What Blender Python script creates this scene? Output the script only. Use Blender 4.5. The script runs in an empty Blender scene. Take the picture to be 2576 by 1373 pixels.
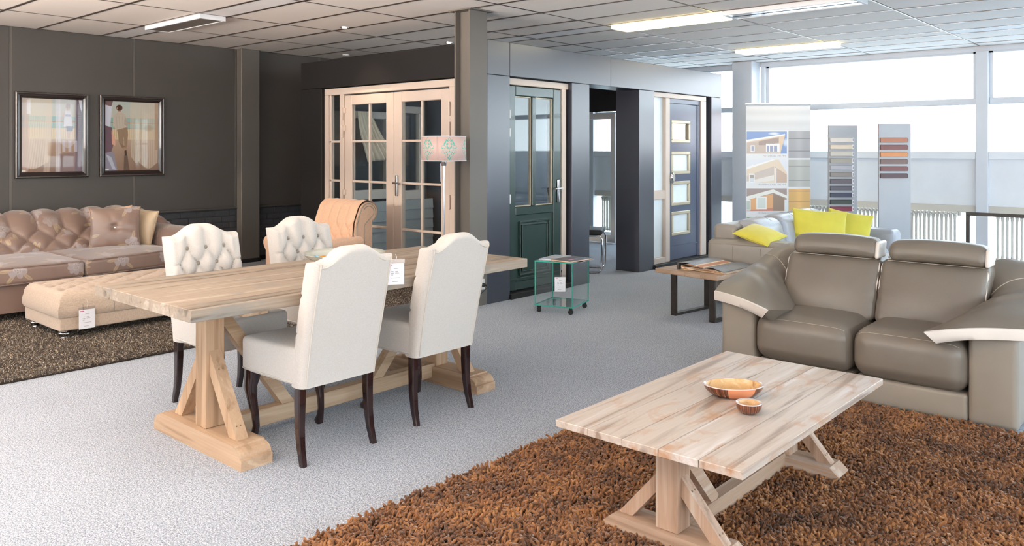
import bpy, bmesh, math, random
import numpy as np
from mathutils import Vector, Matrix, Euler

random.seed(7); np.random.seed(7)
C = bpy.context.scene.collection
PI = math.pi

# ------------------------------------------------------------------ camera, sky, sun, exposure
scn = bpy.context.scene
cam_d = bpy.data.cameras.new('camera'); cam = bpy.data.objects.new('camera', cam_d); C.objects.link(cam)
cam.location = (0, 0, 1.45)
cam.rotation_euler = (PI/2, 0, math.radians(41.488))
cam_d.sensor_width = 36; cam_d.lens = 36*2032/2576
cam_d.shift_y = -(686.5-377)/2576
cam_d.clip_start = 0.05; cam_d.clip_end = 300
scn.camera = cam

world = bpy.data.worlds.new('overcast_sky'); scn.world = world; world.use_nodes = True
wn = world.node_tree; bg = wn.nodes['Background']
wtc = wn.nodes.new('ShaderNodeTexCoord'); wsep = wn.nodes.new('ShaderNodeSeparateXYZ')
wrmp = wn.nodes.new('ShaderNodeValToRGB')
wn.links.new(wtc.outputs['Generated'], wsep.inputs[0]); wn.links.new(wsep.outputs['Z'], wrmp.inputs[0])
wrmp.color_ramp.elements[0].position = 0.0; wrmp.color_ramp.elements[0].color = (0.86, 0.93, 1.0, 1)
wrmp.color_ramp.elements[1].position = 0.6; wrmp.color_ramp.elements[1].color = (0.68, 0.83, 1.0, 1)
wn.links.new(wrmp.outputs[0], bg.inputs['Color'])
bg.inputs['Strength'].default_value = 5.8

sun_d = bpy.data.lights.new('sun', 'SUN'); sun = bpy.data.objects.new('sun', sun_d); C.objects.link(sun)
sun_d.energy = 0.75; sun_d.color = (1.0, 0.80, 0.62); sun_d.angle = math.radians(2.5)
sun.rotation_euler = Vector((-0.05, 1.0, -0.15)).to_track_quat('-Z', 'Y').to_euler()
sun.location = (0, -12, 6)

fd = bpy.data.lights.new('added_front_fill', 'AREA'); fd.shape = 'RECTANGLE'; fd.size = 5.5; fd.size_y = 2.0; fd.energy = 90; fd.color = (1.0, 0.90, 0.80)  # added fill light behind the camera, not a fixture of the room
fo = bpy.data.objects.new('added_front_fill', fd); C.objects.link(fo); fo.location = (0.7, -1.7, 0.95)
fo.rotation_euler = Vector((-0.72, 0.58, 0.75)).to_track_quat('-Z', 'Y').to_euler()

f2 = bpy.data.lights.new('added_ceiling_fill', 'AREA'); f2.shape = 'RECTANGLE'; f2.size = 7.0; f2.size_y = 1.0; f2.energy = 230; f2.spread = math.radians(84); f2.color = (1.0, 0.87, 0.76)  # unseen light added to brighten the left of the ceiling
fo = bpy.data.objects.new('added_ceiling_fill', f2); C.objects.link(fo); fo.location = (-5.0, -1.2, 1.9)
fo.rotation_euler = Vector((-0.08, 0.84, 0.54)).to_track_quat('-Z', 'Y').to_euler()

scn.view_settings.view_transform = 'Standard'; scn.view_settings.look = 'None'
scn.view_settings.gamma = 1; scn.view_settings.exposure = 0.8
scn.view_settings.use_curve_mapping = False
scn.render.engine = 'CYCLES'
cy = scn.cycles
cy.use_denoising = True
cy.max_bounces = 9; cy.diffuse_bounces = 5; cy.glossy_bounces = 4; cy.transmission_bounces = 6
cy.transparent_max_bounces = 20; cy.caustics_reflective = False; cy.caustics_refractive = False
cy.sample_clamp_indirect = 8; cy.use_adaptive_sampling = True; cy.adaptive_threshold = 0.02

# ------------------------------------------------------------------ object helpers
def tag(o, label=None, cat=None, group=None, kind=None):
    if label: o['label'] = label
    if cat: o['category'] = cat
    if group: o['group'] = group
    if kind: o['kind'] = kind
    return o

def thing(name, label, cat, loc=(0, 0, 0), rz=0.0, group=None, kind=None):
    o = bpy.data.objects.new(name, None); C.objects.link(o)
    o.empty_display_size = 0.1
    o.location = loc; o.rotation_euler = (0, 0, rz)
    return tag(o, label, cat, group, kind)

def dup(root, loc, rz, label, name=None):
    r = root.copy(); C.objects.link(r); r.location = loc; r.rotation_euler = (0, 0, rz)
    if label: r['label'] = label
    for ch in list(root.children):
        c = ch.copy(); C.objects.link(c); c.parent = r
        for g in list(ch.children):
            d = g.copy(); C.objects.link(d); d.parent = c
    return r

class MB:
    def __init__(s): s.v = []; s.f = []; s.uv = {}
    def add(s, V, F):
        o = len(s.v); s.v.extend([tuple(map(float, p)) for p in V]); s.f.extend([tuple(i+o for i in f) for f in F])
        return o
    def box(s, x0, x1, y0, y1, z0, z1, b=0.0):
        if b <= 0 or min(abs(x1-x0), abs(y1-y0), abs(z1-z0)) < 2.05*b:
            s.add([(x0,y0,z0),(x1,y0,z0),(x1,y1,z0),(x0,y1,z0),(x0,y0,z1),(x1,y0,z1),(x1,y1,z1),(x0,y1,z1)],
                  [(0,3,2,1),(4,5,6,7),(0,1,5,4),(1,2,6,5),(2,3,7,6),(3,0,4,7)])
        else:
            # chamfered box: 24 verts
            V = []; idx = {}
            for ix, x in enumerate((x0, x1)):
                for iy, y in enumerate((y0, y1)):
                    for iz, z in enumerate((z0, z1)):
                        sx = b if ix == 0 else -b; sy = b if iy == 0 else -b; sz = b if iz == 0 else -b
                        idx[(ix,iy,iz,0)] = len(V); V.append((x, y+sy, z+sz))
                        idx[(ix,iy,iz,1)] = len(V); V.append((x+sx, y, z+sz))
                        idx[(ix,iy,iz,2)] = len(V); V.append((x+sx, y+sy, z))
            F = []
            g = lambda a,b_,c,k: idx[(a,b_,c,k)]
            F += [(g(0,0,0,0),g(0,0,1,0),g(0,1,1,0),g(0,1,0,0)), (g(1,0,0,0),g(1,1,0,0),g(1,1,1,0),g(1,0,1,0))]
            F += [(g(0,0,0,1),g(1,0,0,1),g(1,0,1,1),g(0,0,1,1)), (g(0,1,0,1),g(0,1,1,1),g(1,1,1,1),g(1,1,0,1))]
            F += [(g(0,0,0,2),g(0,1,0,2),g(1,1,0,2),g(1,0,0,2)), (g(0,0,1,2),g(1,0,1,2),g(1,1,1,2),g(0,1,1,2))]
            for a in (0,1):
                for c in (0,1):
                    F.append((g(a,c,0,0),g(a,c,1,0),g(a,c,1,1),g(a,c,0,1)))
                    F.append((g(a,0,c,0),g(a,1,c,0),g(a,1,c,2),g(a,0,c,2)))
                    F.append((g(0,a,c,1),g(1,a,c,1),g(1,a,c,2),g(0,a,c,2)))
                    for d in (0,1):
                        F.append((g(a,c,d,0),g(a,c,d,1),g(a,c,d,2)))
            s.add(V, F)
        return s
    def obox(s, p0, p1, w, h, up=(0, 0, 1)):
        """square bar from p0 to p1, w across, h along up"""
        p0 = Vector(p0); p1 = Vector(p1); d = (p1-p0).normalized(); u = Vector(up)
        a = d.cross(u).normalized(); u = a.cross(d).normalized()
        V = []
        for p in (p0, p1):
            for sa, su in ((-1,-1),(1,-1),(1,1),(-1,1)):
                V.append(p + a*(sa*w/2) + u*(su*h/2))
        s.add(V, [(0,1,2,3),(7,6,5,4),(0,4,5,1),(1,5,6,2),(2,6,7,3),(3,7,4,0)]); return s
    def prism(s, poly, y0, y1, ax='y'):
        """poly of 2d points extruded along axis"""
        n = len(poly)
        if ax == 'y': V = [(a, y0, b) for a, b in poly] + [(a, y1, b) for a, b in poly]
        elif ax == 'x': V = [(y0, a, b) for a, b in poly] + [(y1, a, b) for a, b in poly]
        else: V = [(a, b, y0) for a, b in poly] + [(a, b, y1) for a, b in poly]
        F = [tuple(range(n)), tuple(range(2*n-1, n-1, -1))] + [(i, n+i, n+(i+1) % n, (i+1) % n) for i in range(n)]
        s.add(V, F); return s
    def lathe(s, prof, c=(0, 0, 0), n=20, sx=1, sy=1, caps=True):
        V = []; F = []
        for r, z in prof:
            for k in range(n):
                a = 2*PI*k/n; V.append((c[0]+r*math.cos(a)*sx, c[1]+r*math.sin(a)*sy, c[2]+z))
        for i in range(len(prof)-1):
            for k in range(n):
                F.append((i*n+k, i*n+(k+1) % n, (i+1)*n+(k+1) % n, (i+1)*n+k))
        if caps: F.append(tuple(range(n-1, -1, -1))); F.append(tuple(range((len(prof)-1)*n, len(prof)*n)))
        s.add(V, F); return s
    def tube(s, path, r, n=8, caps=True):
        path = [Vector(p) for p in path]; m = len(path)
        rr = r if hasattr(r, '__len__') else [r]*m
        V = []; F = []; ref = None
        for i, p in enumerate(path):
            t = (path[min(i+1, m-1)]-path[max(i-1, 0)]).normalized()
            if ref is None:
                ref = t.orthogonal().normalized()
            ref = (ref - t*ref.dot(t)).normalized(); q = t.cross(ref)
            for k in range(n):
                a = 2*PI*k/n; V.append(p + (ref*math.cos(a)+q*math.sin(a))*rr[i])
        for i in range(m-1):
            for k in range(n): F.append((i*n+k, i*n+(k+1) % n, (i+1)*n+(k+1) % n, (i+1)*n+k))
        if caps: F.append(tuple(range(n-1, -1, -1))); F.append(tuple(range((m-1)*n, m*n)))
        s.add(V, F); return s
    def sweep_rect(s, pts, sizes):
        """vertical leg: list of centres with (wx, wy) rectangles, horizontal sections"""
        V = []; F = []
        for (x, y, z), (wx, wy) in zip(pts, sizes):
            c = 0.25
            for a, b in ((-1,-1+c),(-1+c,-1),(1-c,-1),(1,-1+c),(1,1-c),(1-c,1),(-1+c,1),(-1,1-c)):
                V.append((x+a*wx/2, y+b*wy/2, z))
        m = len(pts); n = 8
        for i in range(m-1):
            for k in range(n): F.append((i*n+k, i*n+(k+1) % n, (i+1)*n+(k+1) % n, (i+1)*n+k))
        F.append(tuple(range(n-1, -1, -1))); F.append(tuple(range((m-1)*n, m*n)))
        s.add(V, F); return s
    def grid(s, P, closed_u=False, flip=False):
        """P: array (nu, nv, 3)"""
        nu, nv = P.shape[:2]; V = P.reshape(-1, 3); F = []
        for i in range(nu if closed_u else nu-1):
            i2 = (i+1) % nu
            for j in range(nv-1):
                q = (i*nv+j, i2*nv+j, i2*nv+j+1, i*nv+j+1)
                F.append(q[::-1] if flip else q)
        s.add(V, F); return s
    def rbox(s, c, h, r, n=8, puff=(0, 0, 0), fn=None, k=3):
        """rounded box centre c, half sizes h, corner radius r, puffed faces, optional deform fn(array)->array"""
        h = np.array(h, float); r = min(r, *(h*0.999))
        def params(H):
            e = [H-r+r*math.tan(PI/4*t/k) for t in range(1, k+1)]
            mid = list(np.linspace(-(H-r), H-r, n+1))
            return [-x for x in e[::-1]] + mid + e
        ps = [params(x) for x in h]
        V = []; F = []
        for ax in range(3):
            a, b = (ax+1) % 3, (ax+2) % 3
            for sg in (-1, 1):
                A, B = np.meshgrid(ps[a], ps[b], indexing='ij')
                P = np.zeros(A.shape+(3,)); P[..., a] = A; P[..., b] = B; P[..., ax] = sg*h[ax]
                q = np.clip(P, -(h-r), h-r); d = P-q; L = np.linalg.norm(d, axis=-1, keepdims=True); L[L < 1e-9] = 1
                P = q + d/L*r
                o = len(V); V.extend(P.reshape(-1, 3)); nu, nv = A.shape
                for i in range(nu-1):
                    for j in range(nv-1):
                        qd = (o+i*nv+j, o+(i+1)*nv+j, o+(i+1)*nv+j+1, o+i*nv+j+1)
                        F.append(qd if sg > 0 else qd[::-1])
        V = np.array(V); U = V/h
        W = V.copy()
        for ax in range(3):
            if puff[ax]:
                a, b = (ax+1) % 3, (ax+2) % 3
                W[:, ax] += puff[ax]*np.clip(1-U[:, a]**2, 0, 1)*np.clip(1-U[:, b]**2, 0, 1)*U[:, ax]
        W += np.array(c)
        if fn is not None: W = fn(W, U)
        s.add(W, F); return s
    def build(s, name, mat, parent=None, smooth=False, angle=40, merge=False, loc=None):
        me = bpy.data.meshes.new(name); me.from_pydata(s.v, [], s.f)
        if merge:
            b = bmesh.new(); b.from_mesh(me); bmesh.ops.remove_doubles(b, verts=b.verts, dist=1e-5)
            bmesh.ops.recalc_face_normals(b, faces=b.faces); b.to_mesh(me); b.free()
        if mat is not None:
            for m in (mat if isinstance(mat, (list, tuple)) else [mat]): me.materials.append(m)
        if smooth:
            me.polygons.foreach_set('use_smooth', [True]*len(me.polygons))
            me.set_sharp_from_angle(angle=math.radians(angle))
        me.update()
        o = bpy.data.objects.new(name, me); C.objects.link(o)
        if parent is not None: o.parent = parent
        if loc: o.location = loc
        return o

def quad_uv(name, P, mat, parent=None):
    """flat print with UVs; P = four corners bl, br, tr, tl"""
    me = bpy.data.meshes.new(name); me.from_pydata([tuple(p) for p in P], [], [(0, 1, 2, 3)])
    uv = me.uv_layers.new(name='uv')
    for i, c in enumerate(((0, 0), (1, 0), (1, 1), (0, 1))): uv.data[i].uv = c
    me.materials.append(mat)
    o = bpy.data.objects.new(name, me); C.objects.link(o); o.parent = parent
    return o

def text(name, body, size, M, mat, parent=None, extrude=0.0003, align='LEFT'):
    cu = bpy.data.curves.new(name, 'FONT'); cu.body = body; cu.size = size; cu.extrude = extrude; cu.align_x = align
    cu.resolution_u = 2
    cu.materials.append(mat); o = bpy.data.objects.new(name, cu); C.objects.link(o); o.parent = parent
    o.matrix_local = M
    return o

from mathutils.bvhtree import BVHTree
def snap(o, pts, off=0.0):
    """project points onto a mesh object's surface (parent space, untransformed child)"""
    me = o.data; t = BVHTree.FromPolygons([v.co for v in me.vertices], [p.vertices for p in me.polygons])
    out = []
    for p in pts:
        h, n, i, d = t.find_nearest(Vector(p)); out.append(tuple(h+n*off))
    return out

# ------------------------------------------------------------------ materials
def lin(c):
    """sRGB 0-255 -> linear"""
    o = []
    for x in c:
        x /= 255.0
        o.append(x/12.92 if x <= 0.04045 else ((x+0.055)/1.055)**2.4)
    return (*o, 1.0)

def newmat(name):
    m = bpy.data.materials.new(name); m.use_nodes = True
    nt = m.node_tree; b = nt.nodes['Principled BSDF']
    return m, nt, b

def nd(nt, t, **kw):
    n = nt.nodes.new(t)
    for k, v in kw.items():
        if hasattr(n, k) and not k.startswith('i_'): setattr(n, k, v)
    return n

def coords(nt, scale=(1, 1, 1), kind='Object', rot=(0, 0, 0)):
    tc = nt.nodes.new('ShaderNodeTexCoord'); mp = nt.nodes.new('ShaderNodeMapping')
    nt.links.new(tc.outputs[kind], mp.inputs[0]); mp.inputs['Scale'].default_value = scale; mp.inputs['Rotation'].default_value = rot
    return mp.outputs[0]

def noise(nt, vec, scale, detail=3, rough=0.5, dist=0.0):
    n = nt.nodes.new('ShaderNodeTexNoise'); n.inputs['Scale'].default_value = scale; n.inputs['Detail'].default_value = detail
    n.inputs['Roughness'].default_value = rough; n.inputs['Distortion'].default_value = dist
    nt.links.new(vec, n.inputs['Vector']); return n.outputs['Fac']

def ramp(nt, fac, stops):
    r = nt.nodes.new('ShaderNodeValToRGB'); cr = r.color_ramp
    while len(cr.elements) < len(stops): cr.elements.new(0.5)
    for e, (p, c) in zip(cr.elements, stops): e.position = p; e.color = c
    nt.links.new(fac, r.inputs[0]); return r.outputs['Color']

def mixc(nt, fac, a, b, mode='MIX'):
    m = nt.nodes.new('ShaderNodeMix'); m.data_type = 'RGBA'; m.blend_type = mode
    for s, v in ((0, fac), (6, a), (7, b)):
        if hasattr(v, 'links'): nt.links.new(v, m.inputs[s])
        else: m.inputs[s].default_value = v
    return m.outputs[2]

def bump(nt, b, h, strength, dist=0.01):
    n = nt.nodes.new('ShaderNodeBump'); n.inputs['Strength'].default_value = strength; n.inputs['Distance'].default_value = dist
    nt.links.new(h, n.inputs['Height']); nt.links.new(n.outputs[0], b.inputs['Normal'])

def plain(name, col, rough=0.5, metal=0.0, var=0.06, vscale=6, bscale=None, bstr=0.1, coat=0.0, sheen=0.0, spec=0.5, bdist=0.002):
    m, nt, b = newmat(name); c = lin(col)
    v = coords(nt)
    f = noise(nt, v, vscale, 4)
    lo = tuple(x*(1-var) for x in c[:3])+(1,); hi = tuple(min(1, x*(1+var)) for x in c[:3])+(1,)
    nt.links.new(ramp(nt, f, [(0.3, lo), (0.7, hi)]), b.inputs['Base Color'])
    b.inputs['Roughness'].default_value = rough; b.inputs['Metallic'].default_value = metal
    b.inputs['Specular IOR Level'].default_value = spec
    b.inputs['Coat Weight'].default_value = coat; b.inputs['Sheen Weight'].default_value = sheen
    if bscale: bump(nt, b, noise(nt, v, bscale, 3), bstr, bdist)
    return m

def fabric(name, col, col2, weave=420, rough=0.9, sheen=0.25, bstr=0.25, var=0.5):
    m, nt, b = newmat(name); v = coords(nt)
    v1 = coords(nt, (1, 1, 0.12)); v2 = coords(nt, (0.12, 0.12, 1))
    n1 = noise(nt, v1, weave, 2); n2 = noise(nt, v2, weave, 2)
    a = nt.nodes.new('ShaderNodeMath'); a.operation = 'ADD'; nt.links.new(n1, a.inputs[0]); nt.links.new(n2, a.inputs[1])
    h = nt.nodes.new('ShaderNodeMath'); h.operation = 'MULTIPLY'; nt.links.new(a.outputs[0], h.inputs[0]); h.inputs[1].default_value = 0.5
    nt.links.new(ramp(nt, h.outputs[0], [(0.5-var*0.25, lin(col)), (0.5+var*0.25, lin(col2))]), b.inputs['Base Color'])
    b.inputs['Roughness'].default_value = rough; b.inputs['Sheen Weight'].default_value = sheen
    b.inputs['Specular IOR Level'].default_value = 0.2
    bump(nt, b, h.outputs[0], bstr, 0.002)
    return m

def leather(name, col, rough=0.38, grain=260, wr=0.25):
    m, nt, b = newmat(name); v = coords(nt); c = lin(col)
    f = noise(nt, v, 3, 3)
    nt.links.new(ramp(nt, f, [(0.3, tuple(x*0.93 for x in c[:3])+(1,)), (0.7, tuple(x*1.06 for x in c[:3])+(1,))]), b.inputs['Base Color'])
    b.inputs['Roughness'].default_value = rough; b.inputs['Specular IOR Level'].default_value = 0.5
    vo = nt.nodes.new('ShaderNodeTexVoronoi'); vo.inputs['Scale'].default_value = grain; nt.links.new(v, vo.inputs['Vector'])
    w = noise(nt, v, 9, 2, 0.5, 0.6)
    a = nt.nodes.new('ShaderNodeMath'); a.operation = 'MULTIPLY_ADD'; nt.links.new(vo.outputs['Distance'], a.inputs[0]); a.inputs[1].default_value = 0.05
    s = nt.nodes.new('ShaderNodeMath'); s.operation = 'MULTIPLY'; nt.links.new(w, s.inputs[0]); s.inputs[1].default_value = wr
    nt.links.new(s.outputs[0], a.inputs[2])
    bump(nt, b, a.outputs[0], 0.35, 0.012)
    return m

def wood(name, base, light, dark, ax=1, scale=1.0, rough=0.62, streak=0.5, knots=True, bstr=0.12, warp=0.6, blot=None):
    """grain runs along axis ax of the object"""
    m, nt, b = newmat(name)
    sc = [9*scale, 9*scale, 9*scale]; sc[ax] = 0.55*scale
    v = coords(nt, tuple(sc))
    info = nt.nodes.new('ShaderNodeObjectInfo')
    off = nt.nodes.new('ShaderNodeVectorMath'); off.operation = 'MULTIPLY_ADD'
    nt.links.new(info.outputs['Random'], off.inputs[0]); off.inputs[1].default_value = (37, 23, 51); nt.links.new(v, off.inputs[2])
    vv = off.outputs[0]
    n1 = noise(nt, vv, 1.1, 4, 0.55, warp)
    col = ramp(nt, n1, [(0.34, lin(dark)), (0.45, lin(base)), (0.55, lin(base)), (0.66, lin(light))])
    sc2 = [120*scale, 120*scale, 120*scale]; sc2[ax] = 3*scale
    v2 = coords(nt, tuple(sc2)); n2 = noise(nt, v2, 1.0, 3, 0.6)
    fine = ramp(nt, n2, [(0.3, (0.78, 0.78, 0.78, 1)), (0.6, (1, 1, 1, 1))])
    col = mixc(nt, streak, col, fine, 'MULTIPLY')
    if blot:
        sc3 = [4.6, 4.6, 4.6]; sc3[ax] = 2.0
        v3 = coords(nt, tuple(sc3)); off3 = nt.nodes.new('ShaderNodeVectorMath'); off3.operation = 'MULTIPLY_ADD'
        nt.links.new(info.outputs['Random'], off3.inputs[0]); off3.inputs[1].default_value = (11, 47, 29); nt.links.new(v3, off3.inputs[2])
        n3 = noise(nt, off3.outputs[0], 1.6, 5, 0.62, 1.0)
        msk = ramp(nt, n3, [(0.53, (0, 0, 0, 1)), (0.66, (1, 1, 1, 1))])
        col = mixc(nt, msk, col, lin(blot), 'MIX') if False else col
        mm = nt.nodes.new('ShaderNodeMath'); mm.operation = 'MULTIPLY'; nt.links.new(msk, mm.inputs[0]); mm.inputs[1].default_value = 0.8
        col = mixc(nt, mm.outputs[0], col, lin(blot))
    if knots:
        sk = [3.1, 3.1, 3.1]; sk[ax] = 1.3
        vk = coords(nt, tuple(sk)); vo = nt.nodes.new('ShaderNodeTexVoronoi'); vo.inputs['Scale'].default_value = 1.0; nt.links.new(vk, vo.inputs['Vector'])
        km = ramp(nt, vo.outputs['Distance'], [(0.03, (1, 1, 1, 1)), (0.16, (0, 0, 0, 1))])
        km2 = nt.nodes.new('ShaderNodeMath'); km2.operation = 'MULTIPLY'; nt.links.new(km, km2.inputs[0]); km2.inputs[1].default_value = 0.6
        col = mixc(nt, km2.outputs[0], col, lin(tuple(x*0.8 for x in dark)))
    nt.links.new(col, b.inputs['Base Color'])
    b.inputs['Roughness'].default_value = rough; b.inputs['Specular IOR Level'].default_value = 0.35
    bump(nt, b, n2, bstr, 0.003)
    return m

def glassmat(name, tint=(0.96, 0.985, 0.98), refl=1.0):
    m = bpy.data.materials.new(name); m.use_nodes = True; nt = m.node_tree; nt.nodes.clear()
    out = nt.nodes.new('ShaderNodeOutputMaterial'); mx = nt.nodes.new('ShaderNodeMixShader')
    tr = nt.nodes.new('ShaderNodeBsdfTransparent'); tr.inputs[0].default_value = (*tint, 1)
    gl = nt.nodes.new('ShaderNodeBsdfGlossy'); gl.inputs['Roughness'].default_value = 0.02
    ge = nt.nodes.new('ShaderNodeNewGeometry'); dt = nt.nodes.new('ShaderNodeVectorMath'); dt.operation = 'DOT_PRODUCT'
    nt.links.new(ge.outputs['Incoming'], dt.inputs[0]); nt.links.new(ge.outputs['Normal'], dt.inputs[1])
    def mth(op, x, y=None):
        n = nt.nodes.new('ShaderNodeMath'); n.operation = op; n.use_clamp = op == 'MULTIPLY_ADD'
        nt.links.new(x, n.inputs[0])
        if y is not None: n.inputs[1].default_value = y
        return n
    ab = mth('ABSOLUTE', dt.outputs['Value']); iv = nt.nodes.new('ShaderNodeMath'); iv.operation = 'SUBTRACT'; iv.inputs[0].default_value = 1.0
    nt.links.new(ab.outputs[0], iv.inputs[1]); pw = mth('POWER', iv.outputs[0], 5.0)
    mu = mth('MULTIPLY_ADD', pw.outputs[0], 0.9*refl); mu.inputs[2].default_value = 0.04*refl
    nt.links.new(mu.outputs[0], mx.inputs[0])
    nt.links.new(tr.outputs[0], mx.inputs[1]); nt.links.new(gl.outputs[0], mx.inputs[2]); nt.links.new(mx.outputs[0], out.inputs[0])
    return m

def emis(name, col, s):
    m, nt, b = newmat(name); b.inputs['Emission Color'].default_value = lin(col); b.inputs['Emission Strength'].default_value = s
    b.inputs['Base Color'].default_value = (0.8, 0.8, 0.8, 1); return m

def imgmat(name, A, rough=0.5, spec=0.4, box=None, alpha_metal=False, emit=0.0):
    """A: float array h x w x 3 (sRGB 0..1), row 0 on top"""
    h, w = A.shape[:2]
    im = bpy.data.images.new(name, w, h); px = np.ones((h, w, 4), np.float32); px[..., :3] = np.clip(A[::-1, :, :3], 0, 1)
    im.pixels.foreach_set(px.ravel()); im.pack()
    m, nt, b = newmat(name); t = nt.nodes.new('ShaderNodeTexImage'); t.image = im
    if box:
        v = coords(nt, (box, box, box)); nt.links.new(v, t.inputs[0]); t.projection = 'BOX'; t.projection_blend = 0.15
    nt.links.new(t.outputs['Color'], b.inputs['Base Color'])
    b.inputs['Roughness'].default_value = rough; b.inputs['Specular IOR Level'].default_value = spec
    return m, nt, b, t

# ------------------------------------------------------------------ painted flat prints (numpy canvases)
class Canvas:
    def __init__(s, w, h, col):
        s.w = w; s.h = h; s.a = np.zeros((h, w, 3)); s.a[:] = np.array(col)/255.0
        s.Y, s.X = np.mgrid[0:h, 0:w]; s.X = (s.X+0.5)/w; s.Y = (s.Y+0.5)/h
    def mix(s, m, col, op=1.0):
        m = (np.clip(m, 0, 1)*op)[..., None]; s.a = s.a*(1-m) + np.array(col)/255.0*m
    def poly(s, pts, col, op=1.0):
        m = np.zeros((s.h, s.w), bool); n = len(pts)
        for i in range(n):
            x0, y0 = pts[i]; x1, y1 = pts[(i+1) % n]
            if y0 == y1: continue
            c = ((s.Y > y0) != (s.Y > y1)) & (s.X < (x1-x0)*(s.Y-y0)/(y1-y0)+x0); m ^= c
        s.mix(m.astype(float), col, op)
    def rect(s, x0, y0, x1, y1, col, op=1.0):
        s.mix(((s.X > x0) & (s.X < x1) & (s.Y > y0) & (s.Y < y1)).astype(float), col, op)
    def ell(s, cx, cy, rx, ry, col, op=1.0, soft=0.0, rot=0.0):
        R = max(rx, ry); a, b_ = max(0, int((cx-R)*s.w)), min(s.w, int((cx+R)*s.w)+2); c0, c1 = max(0, int((cy-R)*s.h)), min(s.h, int((cy+R)*s.h)+2)
        if a >= b_ or c0 >= c1: return
        dx = s.X[c0:c1, a:b_]-cx; dy = s.Y[c0:c1, a:b_]-cy
        c, q = math.cos(rot), math.sin(rot); u = (dx*c+dy*q)/rx; v = (-dx*q+dy*c)/ry; d = u*u+v*v
        m = ((d < 1).astype(float) if soft == 0 else np.clip((1-d)/soft, 0, 1))[..., None]*op
        s.a[c0:c1, a:b_] = s.a[c0:c1, a:b_]*(1-m)+np.array(col)/255.0*m
    def grad(s, c0, c1, y0=0, y1=1):
        t = np.clip((s.Y-y0)/(y1-y0), 0, 1)[..., None]; m = (s.Y >= y0) & (s.Y <= y1)
        g = (np.array(c0)*(1-t)+np.array(c1)*t)/255.0; s.a[m] = g[m]
    def blur(s, k):
        for ax in (0, 1):
            acc = np.zeros_like(s.a)
            for d in range(-k, k+1): acc += np.roll(s.a, d, axis=ax)
            s.a = acc/(2*k+1)
    def folds(s, x0, x1, y1, col, n, op=0.6, sway=0.0, wy=0.0):
        """translucent curtain folds"""
        c = (x0+x1)/2+sway*(s.Y**2); hw = (x1-x0)/2*(1+wy*s.Y)
        u = (s.X-c)/hw; m = (np.abs(u) < 1) & (s.Y < y1+0.05*np.cos(u*2.4))
        sh = 0.62+0.38*np.sin(u*n*PI+np.sin(s.Y*3)*0.8)**2
        s.mix(m*sh, col, op)

# ------------------------------------------------------------------ shared materials
M_carpet, nt, b = newmat('speckled_carpet')
v = coords(nt); n1 = noise(nt, v, 170, 3, 0.75); n2 = noise(nt, v, 80, 3, 0.7); n3 = noise(nt, v, 1.3, 3)
c1 = ramp(nt, n1, [(0.34, lin((78, 83, 94))), (0.45, lin((148, 156, 168))), (0.54, lin((184, 191, 201))), (0.66, lin((234, 237, 243)))])
c2 = ramp(nt, n2, [(0.36, lin((150, 152, 162))), (0.52, (1, 1, 1, 1)), (0.66, lin((250, 238, 226)))])
c = mixc(nt, 0.6, c1, c2, 'MULTIPLY')
c = mixc(nt, 0.5, c, ramp(nt, n3, [(0.35, (0.84, 0.84, 0.85, 1)), (0.65, (1, 1, 1, 1))]), 'MULTIPLY')
nt.links.new(c, b.inputs['Base Color']); b.inputs['Roughness'].default_value = 0.85; b.inputs['Sheen Weight'].default_value = 0.15
b.inputs['Specular IOR Level'].default_value = 0.25
bump(nt, b, n1, 0.6, 0.004)

M_tile = plain('ceiling_tile', (243, 237, 231), 0.9, var=0.03, vscale=1.2, bscale=160, bstr=0.25)
M_tile_smooth = plain('ceiling_tile_smooth', (244, 244, 245), 0.7, var=0.02)
M_grid = plain('grid_bar', (112, 100, 92), 0.28, metal=0.85, var=0.03)
M_wallgrey = plain('dark_grey_paint', (86, 80, 75), 0.55, var=0.05, vscale=1.5, bscale=30, bstr=0.05)
M_colgrey = plain('grey_steel_paint', (104, 98, 91), 0.5, var=0.04, vscale=2)
M_brick = plain('painted_brick', (72, 72, 75), 0.6, var=0.1, vscale=25, bscale=90, bstr=0.5, bdist=0.004)
M_white = plain('white_paint', (232, 232, 234), 0.5, var=0.02)
M_winframe = plain('window_frame_paint', (205, 208, 214), 0.45, var=0.02)
M_board = plain('sill_board', (226, 228, 232), 0.75, var=0.03, vscale=4, bscale=180, bstr=0.3)
M_clad = plain('anthracite_cladding', (52, 55, 67), 0.30, var=0.03, vscale=1.2, spec=1.0)
M_cladin = plain('anthracite_cladding_dark', (32, 30, 30), 0.5, spec=0.3, var=0.03)
M_cream = plain('cream_lacquer', (204, 187, 174), 0.42, var=0.02, spec=0.5)
M_creamgrey = plain('pale_grey_lacquer', (206, 204, 202), 0.45, var=0.02)
M_green = plain('dark_green_lacquer', (42, 62, 58), 0.26, var=0.05, vscale=3, bscale=240, bstr=0.15, coat=0.25)
M_blue = plain('slate_blue_lacquer', (70, 78, 100), 0.33, var=0.03, spec=0.6)
M_steel = plain('brushed_steel', (200, 200, 202), 0.3, metal=1.0, var=0.03)
M_chrome = plain('chrome', (225, 225, 228), 0.1, metal=1.0, var=0.01)
M_black = plain('black_metal', (40, 37, 36), 0.45, metal=0.3, var=0.08)
M_rubber = plain('black_rubber', (24, 24, 25), 0.6, var=0.05)
M_radiator = plain('radiator_enamel', (196, 190, 180), 0.4, var=0.03)
M_glass = glassmat('window_glass')
M_gglass = glassmat('greenish_glass', (0.95, 0.985, 0.98), 1.2)
M_gedge, nt, b = newmat('green_glass_edge')
b.inputs['Base Color'].default_value = lin((44, 158, 138)); b.inputs['Roughness'].default_value = 0.15
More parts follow.
